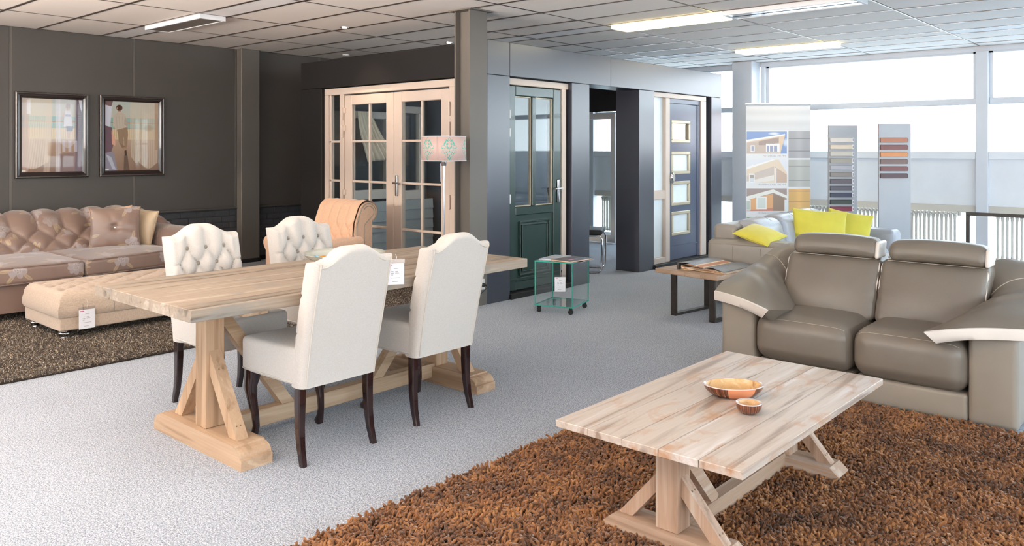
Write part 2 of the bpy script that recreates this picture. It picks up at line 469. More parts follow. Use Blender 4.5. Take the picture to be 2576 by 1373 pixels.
M_frost = plain('frosted_glass', (226, 234, 238), 0.35, var=0.03, spec=0.5)
M_brass = plain('spacer_beige', (186, 174, 152), 0.4, metal=0.4, var=0.03)
M_paper = plain('white_paper', (240, 237, 240), 0.6, var=0.01)
M_ink = plain('grey_ink', (150, 146, 150), 0.7, var=0.02)
M_inkred = plain('magenta_ink', (205, 60, 120), 0.7, var=0.02)
M_inkwhite = plain('white_ink', (225, 225, 230), 0.6, var=0.02)
M_clearplastic = glassmat('clear_plastic', (0.9, 0.9, 0.91), 2.0)

# ------------------------------------------------------------------ room shell
ZC = 2.75; XL, XR, YN, YF = -9.58, 4.0, -2.2, 11.45
fl = MB().box(XL-0.3, XR+0.3, YN-0.3, YF+0.3, -0.12, 0.0).build('floor', M_carpet); tag(fl, kind='structure')

ceil = tag(bpy.data.objects.new('ceiling', None), kind='structure'); C.objects.link(ceil)
xl = [XL, -8.5, -7.31, -6.05, -4.87, -3.62, -2.31, -1.05]
yl = [1.88, 2.50, 3.12, 3.78, 4.07, 4.70, 5.31, 5.92, 6.50, 6.96, 7.28, 7.96, 8.60, 9.18, 9.75, 10.07, 10.60, 11.1, YF]
tm = {}
spots_xy = [(-6.99, 5.23), (-7.03, 6.85)]
for i in range(len(xl)-1):
    for j in range(len(yl)-1):
        x0, x1, y0, y1 = xl[i], xl[i+1], yl[j], yl[j+1]
        strip = (y1-y0) < 0.33
        if strip and j == 3 and i == 1: continue        # recessed fixtures fill these bays
        w, d = round(x1-x0, 3), round(y1-y0, 3)
        if (w, d) not in tm:
            o = MB().box(0.010, w-0.010, 0.010, d-0.010, 0, 0.018, 0.003).build('ceiling_tile', M_tile_smooth if strip and i < 4 else M_tile, ceil)
            tm[(w, d)] = o
        else:
            o = tm[(w, d)].copy(); C.objects.link(o)
        o.location = (x0, y0, ZC+random.uniform(-0.001, 0.0015))
g = MB()
for x in xl[1:]: g.box(x-0.009, x+0.009, yl[0], YF, ZC-0.002, ZC+0.012)
for y in yl: g.box(XL, xl[-1], y-0.012, y+0.012, ZC-0.004, ZC+0.010)
g.build('ceiling_grid', M_grid, ceil)
g = MB().box(xl[-1], XR, YN, YF, ZC, ZC+0.02).box(XL, xl[-1], YN, yl[0], ZC, ZC+0.02)
g.build('plain_ceiling_field', M_tile, ceil)
MB().box(XL-0.3, XR+0.3, YN-0.3, YF+0.3, ZC+0.16, ZC+0.3).build('ceiling_slab', M_cladin, ceil)

# ceiling fixtures
M_lamp_on = emis('lit_tube', (255, 246, 225), 6.0)
M_lamp_edge = emis('lit_housing', (255, 232, 150), 2.2)
M_opal = plain('opal_cover', (126, 120, 114), 0.4, var=0.02)
def fixture(x0, x1, y0, y1, lit, label, name='ceiling_light', grp=None):
    t = thing(name, label, 'lamp', ((x0+x1)/2, (y0+y1)/2, ZC-0.045), 0, grp)
    w, d = (x1-x0)/2-0.012, (y1-y0)/2-0.012
    f = MB()
    f.box(-w, w, -d, -d+0.02, 0, 0.045).box(-w, w, d-0.02, d, 0, 0.045).box(-w, -w+0.02, -d+0.02, d-0.02, 0, 0.045).box(w-0.02, w, -d+0.02, d-0.02, 0, 0.045)
    f.build('housing', M_lamp_edge if lit == 1 else M_white, t)
    if lit == 0:
        MB().box(-w+0.02, w-0.02, -d+0.02, d-0.02, 0.004, 0.02).build('opal_cover', M_opal, t)
    elif lit == 1:
        for s in (-1, 1):
            MB().box(-w+0.03, w-0.03, s*d*0.45-0.045, s*d*0.45+0.045, 0.006, 0.03, 0.01).build('tube', M_lamp_on, t)
        MB().box(-w+0.02, w-0.02, -d+0.02, d-0.02, 0.034, 0.04).build('reflector', M_lamp_edge, t)
    else:
        MB().box(-w+0.02, w-0.02, -d+0.02, d-0.02, 0.034, 0.04).build('reflector', M_chrome, t)
        for s in (-1, 1):
            p = MB().prism([(s*d*0.45-0.05, 0.004), (s*d*0.45+0.05, 0.004), (s*d*0.45+0.02, 0.032), (s*d*0.45-0.02, 0.032)], -w+0.03, w-0.03, 'x')
            p.build('mirror_louvre', M_chrome, t)
    return t
fixture(-8.5, -7.31, 3.78, 4.07, 0, 'unlit grey panel light in the ceiling above the floral sofa')
fixture(-4.80, -3.57, 6.96, 7.28, 1, 'lit fluorescent strip nearest the dark column, yellow edged')
fixture(-3.55, -2.31, 6.96, 7.28, 2, 'unlit mirrored strip fixture continuing the yellow lit strip to the right')
fixture(-4.78, -3.52, 9.75, 10.07, 1, 'lit fluorescent strip farthest back, close to the window wall')

M_halo = emis('halogen_bulb', (255, 190, 140), 30)
def spot(x, y, lit, label):
    t = thing('ceiling_spotlight' if lit else 'smoke_detector', label, 'spotlight' if lit else 'detector', (x, y, ZC-0.012))
    MB().lathe([(0.030, 0.010), (0.030, 0.002), (0.045, 0.0), (0.047, 0.006), (0.047, 0.014)], n=20).build('bezel', M_steel if lit else M_white, t, True)
    if lit:
        MB().lathe([(0.0, -0.002), (0.018, 0.0), (0.026, 0.004)], n=16).build('bulb', M_halo, t, True)
        L = bpy.data.lights.new('halogen_beam', 'SPOT'); L.energy = 22; L.color = (1, 0.72, 0.5); L.spot_size = math.radians(105); L.spot_blend = 0.8; L.shadow_soft_size = 0.03
        lo = bpy.data.objects.new('halogen_beam', L); C.objects.link(lo); lo.parent = t; lo.location = (0, 0, -0.02)
    return t
spot(-6.99, 5.23, True, 'lit halogen ceiling spot above the peach armchair')
spot(-7.03, 6.80, True, 'lit halogen ceiling spot beside the top of the dark column')
spot(-8.99, 6.75, False, 'small white smoke detector near the far left ceiling corner')

# left wall: panels above, painted brick below
wl = tag(bpy.data.objects.new('wall_left', None), kind='structure'); C.objects.link(wl)
MB().box(XL-0.25, XL-0.03, YN, YF, 0, ZC+0.15).build('wall_core', M_cladin, wl)
ys = [YN, -0.98, 0.30, 1.58, 2.87, 4.15, 5.44, 6.72, 8.0, 9.28, YF]
for a, c_ in zip(ys[:-1], ys[1:]):
    MB().box(XL-0.03, XL, a+0.012, c_-0.012, 0.72, ZC, 0.002).build('wall_panel', M_wallgrey, wl)
for y in ys[1:-1]:
    MB().box(XL-0.03, XL-0.004, y-0.012, y+0.012, 0.72, ZC).build('joint_strip', M_colgrey, wl)
MB().box(XL-0.03, XL+0.035, YN, YF, 0.695, 0.72, 0.004).build('ledge', M_wallgrey, wl)
MB().box(XL-0.03, XL-0.006, YN, YF, 0.05, 0.695).build('mortar', M_brick, wl)
MB().box(XL-0.03, XL+0.012, YN, YF, 0.0, 0.055, 0.003).build('skirting', M_cladin, wl)
br = None
for r in range(8):
    y = 3.95 + (0.11 if r % 2 else 0)
    while y < 6.95:
        if br is None:
            br = MB().box(-0.012, 0.004, 0, 0.205, 0, 0.068, 0.003).build('brick', M_brick, wl); o = br
        else:
            o = br.copy(); C.objects.link(o)
        o.location = (XL+random.uniform(-0.001, 0.003), y, 0.062+r*0.0785); y += 0.217
# steel column on the left wall
t = thing('wall_column', 'grey painted column standing against the left wall', 'column', (-9.5, 5.58, 0)); tag(t, kind='structure')
MB().box(-0.06, 0.06, -0.13, 0.13, 0, ZC, 0.006).build('shaft', M_colgrey, t)
MB().box(-0.06, 0.075, -0.14, 0.14, 0, 0.05, 0.004).build('base', M_cladin, t)

# free standing steel column in the middle
t = thing('steel_column', 'tall grey steel column standing in the middle at the booth corner', 'column', (-5.30, 5.41, 0)); tag(t, kind='structure')
k = MB().box(0.085, 0.10, -0.115, 0.115, 0, ZC-0.012).box(-0.10, -0.085, -0.115, 0.115, 0, ZC-0.012).box(-0.085, 0.085, -0.05, 0.05, 0, ZC-0.012)
k.build('shaft', M_colgrey, t)
MB().box(-0.15, 0.15, -0.15, 0.15, ZC-0.012, ZC-0.002).build('cap_plate', M_colgrey, t)
so = thing('wall_socket', 'small grey wall socket low on the steel column with black plug', 'socket', (-5.199, 5.43, 0.20), PI/2)
MB().box(-0.04, 0.04, -0.03, 0.0, -0.05, 0.05, 0.006).build('casing', M_creamgrey, so)
k = MB().lathe([(0.019, 0), (0.019, 0.02), (0.012, 0.035), (0.006, 0.05)], n=12).build('plug', M_rubber, so, True); k.rotation_euler = (PI/2, 0, 0); k.location = (0, -0.03, 0.0)
MB().tube([(0, -0.075, 0.0), (-0.01, -0.10, -0.02), (-0.07, -0.09, -0.06), (-0.14, -0.05, -0.10), (-0.20, -0.03, -0.16), (-0.21, -0.02, -0.195)], 0.004).build('cord', M_rubber, so, True)

# far window wall
wf = tag(bpy.data.objects.new('wall_far', None), kind='structure'); C.objects.link(wf)
posts = [(-9.58, -9.45), (-8.35, -8.20), (-5.16, -5.10), (-2.345, -2.21), (0.60, 0.74), (3.86, 4.0)]
bays = [(-8.20, -5.50), (-5.10, -2.345), (-2.21, 0.60), (0.74, 3.86)]
MB().box(XL, XR, YF, YF+0.12, 2.68, ZC+0.15).build('head_beam', M_winframe, wf)
MB().box(XL, XR, YF-0.01, YF+0.15, 0, 0.05).build('plinth', M_white, wf)
for a, c_ in posts:
    MB().box(a, c_, YF-0.06, YF+0.12, 0.05, 2.68, 0.004).build('post', M_winframe, wf)
MB().box(XL, -8.35, YF, YF+0.1, 0.05, 2.68).build('end_panel', M_board, wf)
for n_, (a, c_) in enumerate(bays):
    w = tag(bpy.data.objects.new('window_%d' % (n_+1), None), kind='structure'); C.objects.link(w)
    MB().box(a, c_, YF, YF+0.09, 2.02, 2.10, 0.01).build('transom', M_winframe, w)
    MB().box(a, c_, YF-0.05, YF+0.09, 1.335, 1.43, 0.006).build('sill', M_board, w)
    MB().box(a, c_, YF+0.0, YF+0.08, 0.75, 1.335).build('parapet_board', M_board, w)
    MB().box(a, c_, YF-0.02, YF+0.08, 0.66, 0.75, 0.004).build('rail', M_radiator, w)
    MB().box(a, a+0.04, YF+0.01, YF+0.08, 2.10, 2.68).box(c_-0.04, c_, YF+0.01, YF+0.08, 2.10, 2.68).box(a, c_, YF+0.01, YF+0.08, 2.66, 2.68).build('window_frame', M_winframe, w)
    for z0, z1 in ((2.10, 2.66), (1.43, 2.02), (0.05, 0.66)):
        MB().box(a, c_, YF+0.035, YF+0.041, z0, z1).build('pane', M_glass, w)
t = thing('window_column', 'wide white column at the window wall behind the banner', 'column', (-5.34, 11.30, 0)); tag(t, kind='structure')
MB().box(-0.16, 0.15, -0.15, 0.14, 0, ZC-0.002, 0.008).build('shaft', M_winframe, t)

# unseen sides: glazed rear front (behind the camera), plain right wall with windows
wn_ = tag(bpy.data.objects.new('wall_near', None), kind='structure'); C.objects.link(wn_)
MB().box(-2.3, XR, YN-0.15, YN, 0, ZC+0.15).box(XL, -2.3, YN-0.15, YN, 2.30, ZC+0.15).box(XL, -2.3, YN-0.15, YN, 0, 1.55).build('wall_core', M_white, wn_)
wv = tag(bpy.data.objects.new('window_6', None), kind='structure'); C.objects.link(wv)
MB().box(XL, -2.3, YN-0.08, YN-0.074, 1.55, 2.30).build('pane', M_glass, wv)
for x in (-9.55, -7.3, -4.9, -2.35):
    MB().box(x-0.04, x+0.04, YN-0.11, YN-0.04, 1.55, 2.30).build('mullion', M_winframe, wv)
wr = tag(bpy.data.objects.new('wall_right', None), kind='structure'); C.objects.link(wr)
MB().box(XR, XR+0.15, YN, YF, 0, 1.0).box(XR, XR+0.15, YN, YF, 2.68, ZC+0.15).box(XR, XR+0.15, YN, -1.9, 1.0, 2.68).box(XR, XR+0.15, 11.2, YF, 1.0, 2.68).build('wall_core', M_board, wr)
wv = tag(bpy.data.objects.new('window_7', None), kind='structure'); C.objects.link(wv)
MB().box(XR+0.05, XR+0.056, -1.9, 11.2, 1.0, 2.68).build('pane', M_glass, wv)
for y in (-1.9, 0.7, 3.3, 5.9, 8.5, 11.2):
    MB().box(XR+0.02, XR+0.1, y-0.04, y+0.04, 1.0, 2.68).build('mullion', M_winframe, wv)
# outside ground
gd = MB().box(-60, 60, -60, 60, -0.4, -0.3).build('ground', plain('pale_paving', (160, 160, 158), 0.9, var=0.05, vscale=0.5)); tag(gd, kind='structure')
# low hall with a red tiled roof across the yard
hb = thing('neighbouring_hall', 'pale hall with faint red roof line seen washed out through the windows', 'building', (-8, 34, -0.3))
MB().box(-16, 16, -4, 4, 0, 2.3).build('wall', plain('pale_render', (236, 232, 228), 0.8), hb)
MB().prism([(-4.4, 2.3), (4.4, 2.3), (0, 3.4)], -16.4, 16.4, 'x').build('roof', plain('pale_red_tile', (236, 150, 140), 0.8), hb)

# ------------------------------------------------------------------ radiators
def radiator(x0, n, label, y=11.27, dx=0.05):
    t = thing('radiator', label, 'radiator', (x0, y, 0), 0, 'white column radiators under the windows')
    first = None
    for i in range(n):
        if first is None:
            m = MB()
            for yy in (-0.022, 0.022):
                m.tube([(0, yy, 0.12), (0, yy, 0.17), (0, yy, 0.58), (0, yy, 0.63)], [0.017, 0.0095, 0.0095, 0.017], 8)
            m.rbox((0, 0, 0.65), (0.021, 0.045, 0.022), 0.02, 2).rbox((0, 0, 0.12), (0.021, 0.045, 0.022), 0.02, 2)
            o = first = m.build('radiator_section', M_radiator, t, True)
        else:
            o = first.copy(); C.objects.link(o)
        o.location = (i*dx, 0, 0)
    for px_ in (-0.04, n*dx-0.01): MB().tube([(px_, 0, 0.12), (px_, 0, 0.0)], 0.012).build('pipe', M_radiator, t, True)
    MB().lathe([(0.018, 0), (0.022, 0.01), (0.022, 0.05), (0.012, 0.06)], (n*dx, 0, 0.63), 12).build('valve', M_radiator, t, True)
    return t
radiator(-4.75, 45, 'long white column radiator behind the two sample boards')
radiator(-2.08, 34, 'white column radiator at the right edge under the last window')
radiator(-7.9, 40, 'white column radiator at far left, partly behind the dark booth')

# ------------------------------------------------------------------ dark display booth
bo = tag(bpy.data.objects.new('wall_inner', None), kind='structure'); C.objects.link(bo)
M_slate = plain('slate_lining', (84, 92, 104), 0.5, var=0.03)
def bb(name, x0, x1, y0, y1, z0, z1, m=M_clad, b=0.003): return MB().box(x0, x1, y0, y1, z0, z1, b).build(name, m, bo)
BX = -5.2
bb('pillar', BX-0.32, BX, 5.53, 5.85, 0, 2.162)
bb('pillar', BX-0.32, BX, 6.84, 7.155, 0, 2.162)
bb('pillar', BX-0.33, BX, 8.15, 8.478, 0, 2.162)
bb('pillar', BX-0.32, BX, 9.94, 10.23, 0, 2.162)
bb('pillar', -8.34, -7.93, 5.60, 5.95, 0, 2.17, M_cladin)
bb('header_panel', BX-0.32, BX, 5.53, 5.848, 2.165, 2.49)
bb('header_panel', BX-0.32, BX, 5.852, 7.56, 2.165, 2.49)
bb('header_panel', BX-0.32, BX, 7.564, 10.23, 2.165, 2.49)
bb('header_panel', -8.34, BX-0.324, 5.60, 5.95, 2.172, 2.49, M_cladin)
bb('side_panel', -8.34, -8.26, 5.955, 10.2, 0, 2.49, M_slate)
bb('threshold', BX-0.30, BX+0.02, 5.852, 6.838, 0, 0.05, M_cladin)
bb('threshold', BX-0.30, BX+0.03, 8.48, 9.938, 0, 0.05, M_cladin)
bb('threshold', -7.928, BX-0.33, 5.62, 5.9, 0, 0.03, M_cladin)
bb('rear_fascia', -8.34, -6.6, 10.24, 10.30, 2.04, 2.49, M_cladin)

def bars(name, mat, parent, lst, y0, y1, b=0.004):
    m = MB()
    for u0, u1, z0, z1 in lst: m.box(u0, u1, y0, y1, z0, z1, b)
    return m.build(name, mat, parent)
def ring(u0, u1, z0, z1, w): return [(u0, u1, z1-w, z1), (u0, u1, z0, z0+w), (u0, u0+w, z0+w, z1-w), (u1-w, u1, z0+w, z1-w)]
def lever(parent, u, z, sgn, y=-0.01, mat=None, zl=0.11):
    mat = mat or M_steel
    h = MB().rbox((u, y, z-0.03), (0.018, 0.006, zl), 0.006, 2)
    h.tube([(u, y-0.005, z), (u, y-0.05, z)], 0.010, 10).tube([(u, y-0.05, z), (u+sgn*0.03, y-0.055, z), (u+sgn*0.12, y-0.052, z-0.004)], 0.010, 10)
    return h.build('door_handle', mat, parent, True)

# door 3: white double doors in the booth's left front
d3 = tag(bpy.data.objects.new('door_3', None), kind='structure'); C.objects.link(d3); d3.location = (0, 5.64, 0)
U0, U1 = -7.925, -5.43
bars('door_frame', M_cream, d3, [(U0, U1, 2.085, 2.16), (U0, U0+0.075, 0.03, 2.085), (U1-0.075, U1, 0.03, 2.085), (-7.63, -7.555, 0.03, 2.085), (-5.83, -5.75, 0.03, 2.085), (U0, -7.63, 0.03, 0.10)], 0.0, 0.09)
def leaf(u0, u1, hinge_left):
    L = bars('door_leaf', M_cream, d3, [(u0, u0+0.125, 0.05, 2.07), (u1-0.125, u1, 0.05, 2.07), (u0+0.125, u1-0.125, 1.96, 2.07), (u0+0.125, u1-0.125, 0.05, 0.20)], 0.01, 0.07, 0.006)
    g0, g1 = u0+0.125, u1-0.125; mid = (g0+g1)/2
    m = MB()
    for z in (1.545, 1.095, 0.605): m.box(g0, g1, 0.02, 0.06, z-0.012, z+0.012, 0.004)
    m.box(mid-0.012, mid+0.012, 0.022, 0.058, 0.20, 1.96, 0.004)
    m.build('glazing_bar', M_cream, L)
    MB().box(g0, g1, 0.037, 0.043, 0.20, 1.96).build('pane', M_glass, L)
    uh = u0-0.02 if hinge_left else u1+0.02
    for z in (1.86, 1.66, 0.93):
        MB().tube([(uh, -0.012, z-0.07), (uh, -0.012, z+0.07)], 0.011, 8).box(min(uh, uh+(0.05 if hinge_left else -0.05)), max(uh, uh+(0.05 if hinge_left else -0.05)), -0.006, 0.012, z+0.01, z+0.065).build('hinge', M_cream, L)
    return L
leaf(-7.55, -6.695, True); L2 = leaf(-6.69, -5.835, False)
lever(L2, -6.63, 1.10, 1, -0.005)
for a, c_ in ((U0+0.075, -7.63), (-5.75, U1-0.075)):
    P = bars('sidelight', M_cream, d3, [(a, a+0.03, 0.10, 2.085), (c_-0.03, c_, 0.10, 2.085)] + [(a, c_, z-0.012, z+0.012) for z in (1.545, 1.095, 0.605)], 0.02, 0.06)
    MB().box(a+0.03, c_-0.03, 0.037, 0.043, 0.03, 2.085).build('pane', M_glass, P)

# door 1: dark green front door, two tall lights above a raised panel
d1 = tag(bpy.data.objects.new('door_1', None), kind='structure'); C.objects.link(d1)
d1.location = (-5.245, 0, 0); d1.rotation_euler = (0, 0, PI/2)
bars('door_frame', M_cream, d1, [(5.852, 6.838, 2.09, 2.155), (6.73, 6.80, 0.06, 2.09), (5.852, 5.88, 0.06, 2.09)], 0.0, 0.10)
D = bars('door_leaf', M_green, d1, [(5.885, 6.0, 0.06, 2.085), (6.60, 6.725, 0.06, 2.085), (6.0, 6.60, 1.985, 2.085), (6.0, 6.60, 0.80, 0.885), (6.0, 6.60, 0.06, 0.15), (6.255, 6.315, 0.885, 1.985)], 0.012, 0.075, 0.008)
MB().box(6.0, 6.60, 0.03, 0.06, 0.15, 0.80).build('lower_panel', M_green, D)
bars('moulding', M_green, D, ring(6.06, 6.54, 0.20, 0.74, 0.018) + ring(6.095, 6.505, 0.235, 0.705, 0.012), 0.005, 0.032, 0.005)
MB().box(6.11, 6.49, 0.018, 0.03, 0.25, 0.69, 0.006).build('raised_field', M_green, D)
for a, c_ in ((6.0, 6.255), (6.315, 6.60)):
    MB().box(a, c_, 0.04, 0.046, 0.885, 1.985).build('pane', M_glass, D)
    bars('glazing_bead', M_brass, D, ring(a, c_, 0.885, 1.985, 0.012), 0.03, 0.06, 0.002)
lever(D, 6.665, 1.05, -1, 0.0, M_chrome, 0.12)
for z in (1.80, 1.62, 0.97, 0.33): MB().box(5.86, 5.905, -0.014, 0.012, z-0.045, z+0.045, 0.004).build('hinge', M_creamgrey, D)
MB().box(5.885, 6.725, 0.0, 0.012, 0.165, 0.185, 0.003).build('drip_bar', M_green, D)

# door 2: slate blue front door with four square lights and a frosted sidelight
d2 = tag(bpy.data.objects.new('door_2', None), kind='structure'); C.objects.link(d2)
d2.location = (-5.235, 0, 0); d2.rotation_euler = (0, 0, PI/2)
bars('door_frame', M_cream, d2, [(8.48, 9.84, 2.10, 2.16), (8.48, 8.53, 0.05, 2.10), (8.80, 8.90, 0.05, 2.10), (9.70, 9.84, 0.05, 2.10), (8.53, 8.80, 0.05, 0.12)], -0.01, 0.09)
bars('door_frame', M_blue, d2, [(8.90, 9.70, 2.04, 2.10), (9.64, 9.70, 0.05, 2.04)], 0.01, 0.08)
MB().box(8.53, 8.80, 0.04, 0.05, 0.12, 2.10).build('frosted_pane', M_frost, d2)
bars('letter_plate', M_cream, d2, [(8.53, 8.80, 0.84, 0.95)], 0.0, 0.04)
zs = [(1.53, 1.84), (1.12, 1.45), (0.70, 1.03), (0.33, 0.64)]
zs = [(1.545, 1.825), (1.145, 1.425), (0.745, 1.045), (0.365, 0.66)]
lst = [(8.905, 8.985, 0.06, 2.035), (9.45, 9.635, 0.06, 2.035)]; prev = 2.035
for z0, z1 in zs: lst.append((8.985, 9.45, z1, prev)); prev = z0
lst.append((8.985, 9.45, 0.06, prev))
D = bars('door_leaf', M_blue, d2, lst, 0.02, 0.075, 0.0)
for z0, z1 in zs:
    r = bars('light_frame', M_brass, D, ring(8.98, 9.455, z0-0.005, z1+0.005, 0.042), 0.012, 0.07, 0.006)
    MB().box(9.02, 9.415, 0.038, 0.046, z0+0.03, z1-0.03).build('pane', M_frost if z0 < 1.5 else M_glass, r)
k = MB().lathe([(0.0, 0), (0.03, 0.002), (0.045, 0.02), (0.045, 0.03), (0.02, 0.045), (0.02, 0.06)], n=16).build('knob', M_chrome, D, True)
k.location = (8.945, -0.045, 1.10); k.rotation_euler = (-PI/2, 0, 0); k.scale = (1, 1.6, 1)
MB().box(8.905, 9.635, 0.012, 0.02, 0.22, 0.235).build('drip_bar', M_blue, D)

# inner display units seen through the glass and the passage
def display_window(loc, rz, w, h, z0, label, mat, rail=None):
    t = thing('display_window', label, 'window', loc, rz)
    m = MB()
    for u0, u1, a, c_ in [(0, w, h-0.09, h), (0, w, z0, z0+0.12), (0, 0.085, z0+0.12, h-0.09), (w-0.085, w, z0+0.12, h-0.09)]: m.box(u0, u1, 0, 0.08, a, c_, 0.006)
    if rail: m.box(0.085, w-0.085, 0.01, 0.07, rail-0.05, rail+0.05, 0.004)
    m.build('frame', mat, t)
    MB().box(0.085, w-0.085, 0.037, 0.043, z0+0.12, h-0.09).build('pane', M_glass, t)
    return t
display_window((-7.78, 10.35, 0), 0, 0.74, 2.02, 0.02, 'tall pale glazed door unit standing beyond the open passage', M_creamgrey)
t = display_window((-8.02, 6.04, 0), PI/2, 0.70, 1.93, 0.83, 'white sample window on the booth wall behind the left door leaf', M_creamgrey)
lever(t, 0.655, 1.42, -1, -0.005, M_creamgrey)
display_window((-8.02, 6.80, 0), PI/2, 0.50, 2.02, 0.80, 'narrow white sample window on the booth wall behind the right door leaf', M_creamgrey)
cv = []
for i in range(41):
    u = i/40
    for j in range(13):
        f = j/12; z = 1.92 - 0.62*f
        cv.append((-7.93+0.016*math.sin(u*38)*(0.4+f), 6.13+0.20*u+(0.10-0.05*math.cos(f*PI))*f+0.28*u*f, z+0.02*math.sin(u*3)*f))
m = MB(); m.grid(np.array(cv).reshape(41, 13, 3)); cu = m.build('curtain', plain('cream_curtain', (226, 220, 206), 0.9), None, True)
tag(cu, 'short cream curtain hanging inside the booth behind the left door leaf', 'curtain')
so_ = cu.modifiers.new('thickness', 'SOLIDIFY'); so_.thickness = 0.003
bw = thing('board_screen', 'low screen of pale grey horizontal boards inside the booth behind the double doors', 'screen', (-8.05, 5.97, 0), PI/2)
bmt = plain('pale_grey_board', (168, 180, 188), 0.5, var=0.03)
fb = None
for i in range(6):
    if fb is None: o = fb = MB().prism([(0, 0), (-0.02, 0), (-0.008, 0.128), (0, 0.128)], 0, 1.5, 'x').build('board', bmt, bw)
    else: o = fb.copy(); C.objects.link(o)
    o.location = (0, -0.005, 0.02+i*0.13)
MB().box(0.0, 1.5, 0.0, 0.05, 0, 0.80).build('backing', M_cladin, bw)
bp = MB().box(-8.24, -7.55, 7.55, 7.62, 0.0, 2.35, 0.004).build('partition_panel', plain('slate_panel', (84, 96, 112), 0.5)); tag(bp, 'slate blue partition panel inside the booth behind the right door leaf', 'partition')
# cantilever chair in the passage
t = thing('cantilever_chair', 'black cantilever chair with chrome legs, half hidden behind the second pillar', 'chair', (-5.80, 7.86, 0), math.radians(-60))
for s in (-1, 1):
    MB().tube([(s*0.23, -0.24, 0.44), (s*0.23, 0.22, 0.44), (s*0.23, 0.245, 0.40), (s*0.23, 0.235, 0.05), (s*0.23, 0.21, 0.013), (s*0.23, 0.15, 0.011), (s*0.23, -0.25, 0.011)], 0.012, 8).build('leg', M_chrome, t, True)
MB().rbox((0, 0.0, 0.48), (0.23, 0.24, 0.03), 0.02, 4, (0, 0, 0.01)).build('seat', M_rubber, t, True)
MB().rbox((0, -0.27, 0.74), (0.22, 0.025, 0.26), 0.02, 4, fn=lambda W, U: W+np.stack([0*W[:, 0], -0.12*(W[:, 2]-0.48)/0.5, 0*W[:, 0]], 1)).build('backrest', M_rubber, t, True)

# ------------------------------------------------------------------ upholstery helpers
M_linen = fabric('cream_linen', (186, 179, 172), (204, 198, 191), 1000, bstr=0.12)
M_linen_dk = plain('linen_button', (150, 140, 128), 0.8, var=0.05)
M_mahog = plain('dark_mahogany', (38, 20, 20), 0.16, var=0.25, vscale=9, coat=0.5)
M_piping = plain('linen_piping', (196, 188, 178), 0.85, var=0.03)
M_strap = plain('grey_label', (150, 152, 158), 0.7)

def button(parent, p, r=0.011, mat=None, ax='x'):
    prof = [(0.0, r*0.75), (r*0.5, r*0.62), (r*0.85, r*0.3), (r, 0.0), (r*0.9, -r*0.3)]
    m = MB().lathe(prof[::-1] if False else prof, n=10)
    o = m.build('button', mat or M_linen_dk, parent, True); o.location = p
    o.rotation_euler = (0, PI/2, 0) if ax == 'x' else ((PI/2, 0, 0) if ax == 'y' else (0, 0, 0))
    return o

def diamonds(v, z, z1, pu, pw, power=0.42):
    """1 at the puffs, 0 on the creases; buttons at row z1 - k*pw/2"""
    a = v/pu+(z-z1)/pw; b_ = v/pu-(z-z1)/pw
    return (np.abs(np.sin(PI*a))*np.abs(np.sin(PI*b_)))**power

def smooth(x): x = np.clip(x, 0, 1); return x*x*(3-2*x)

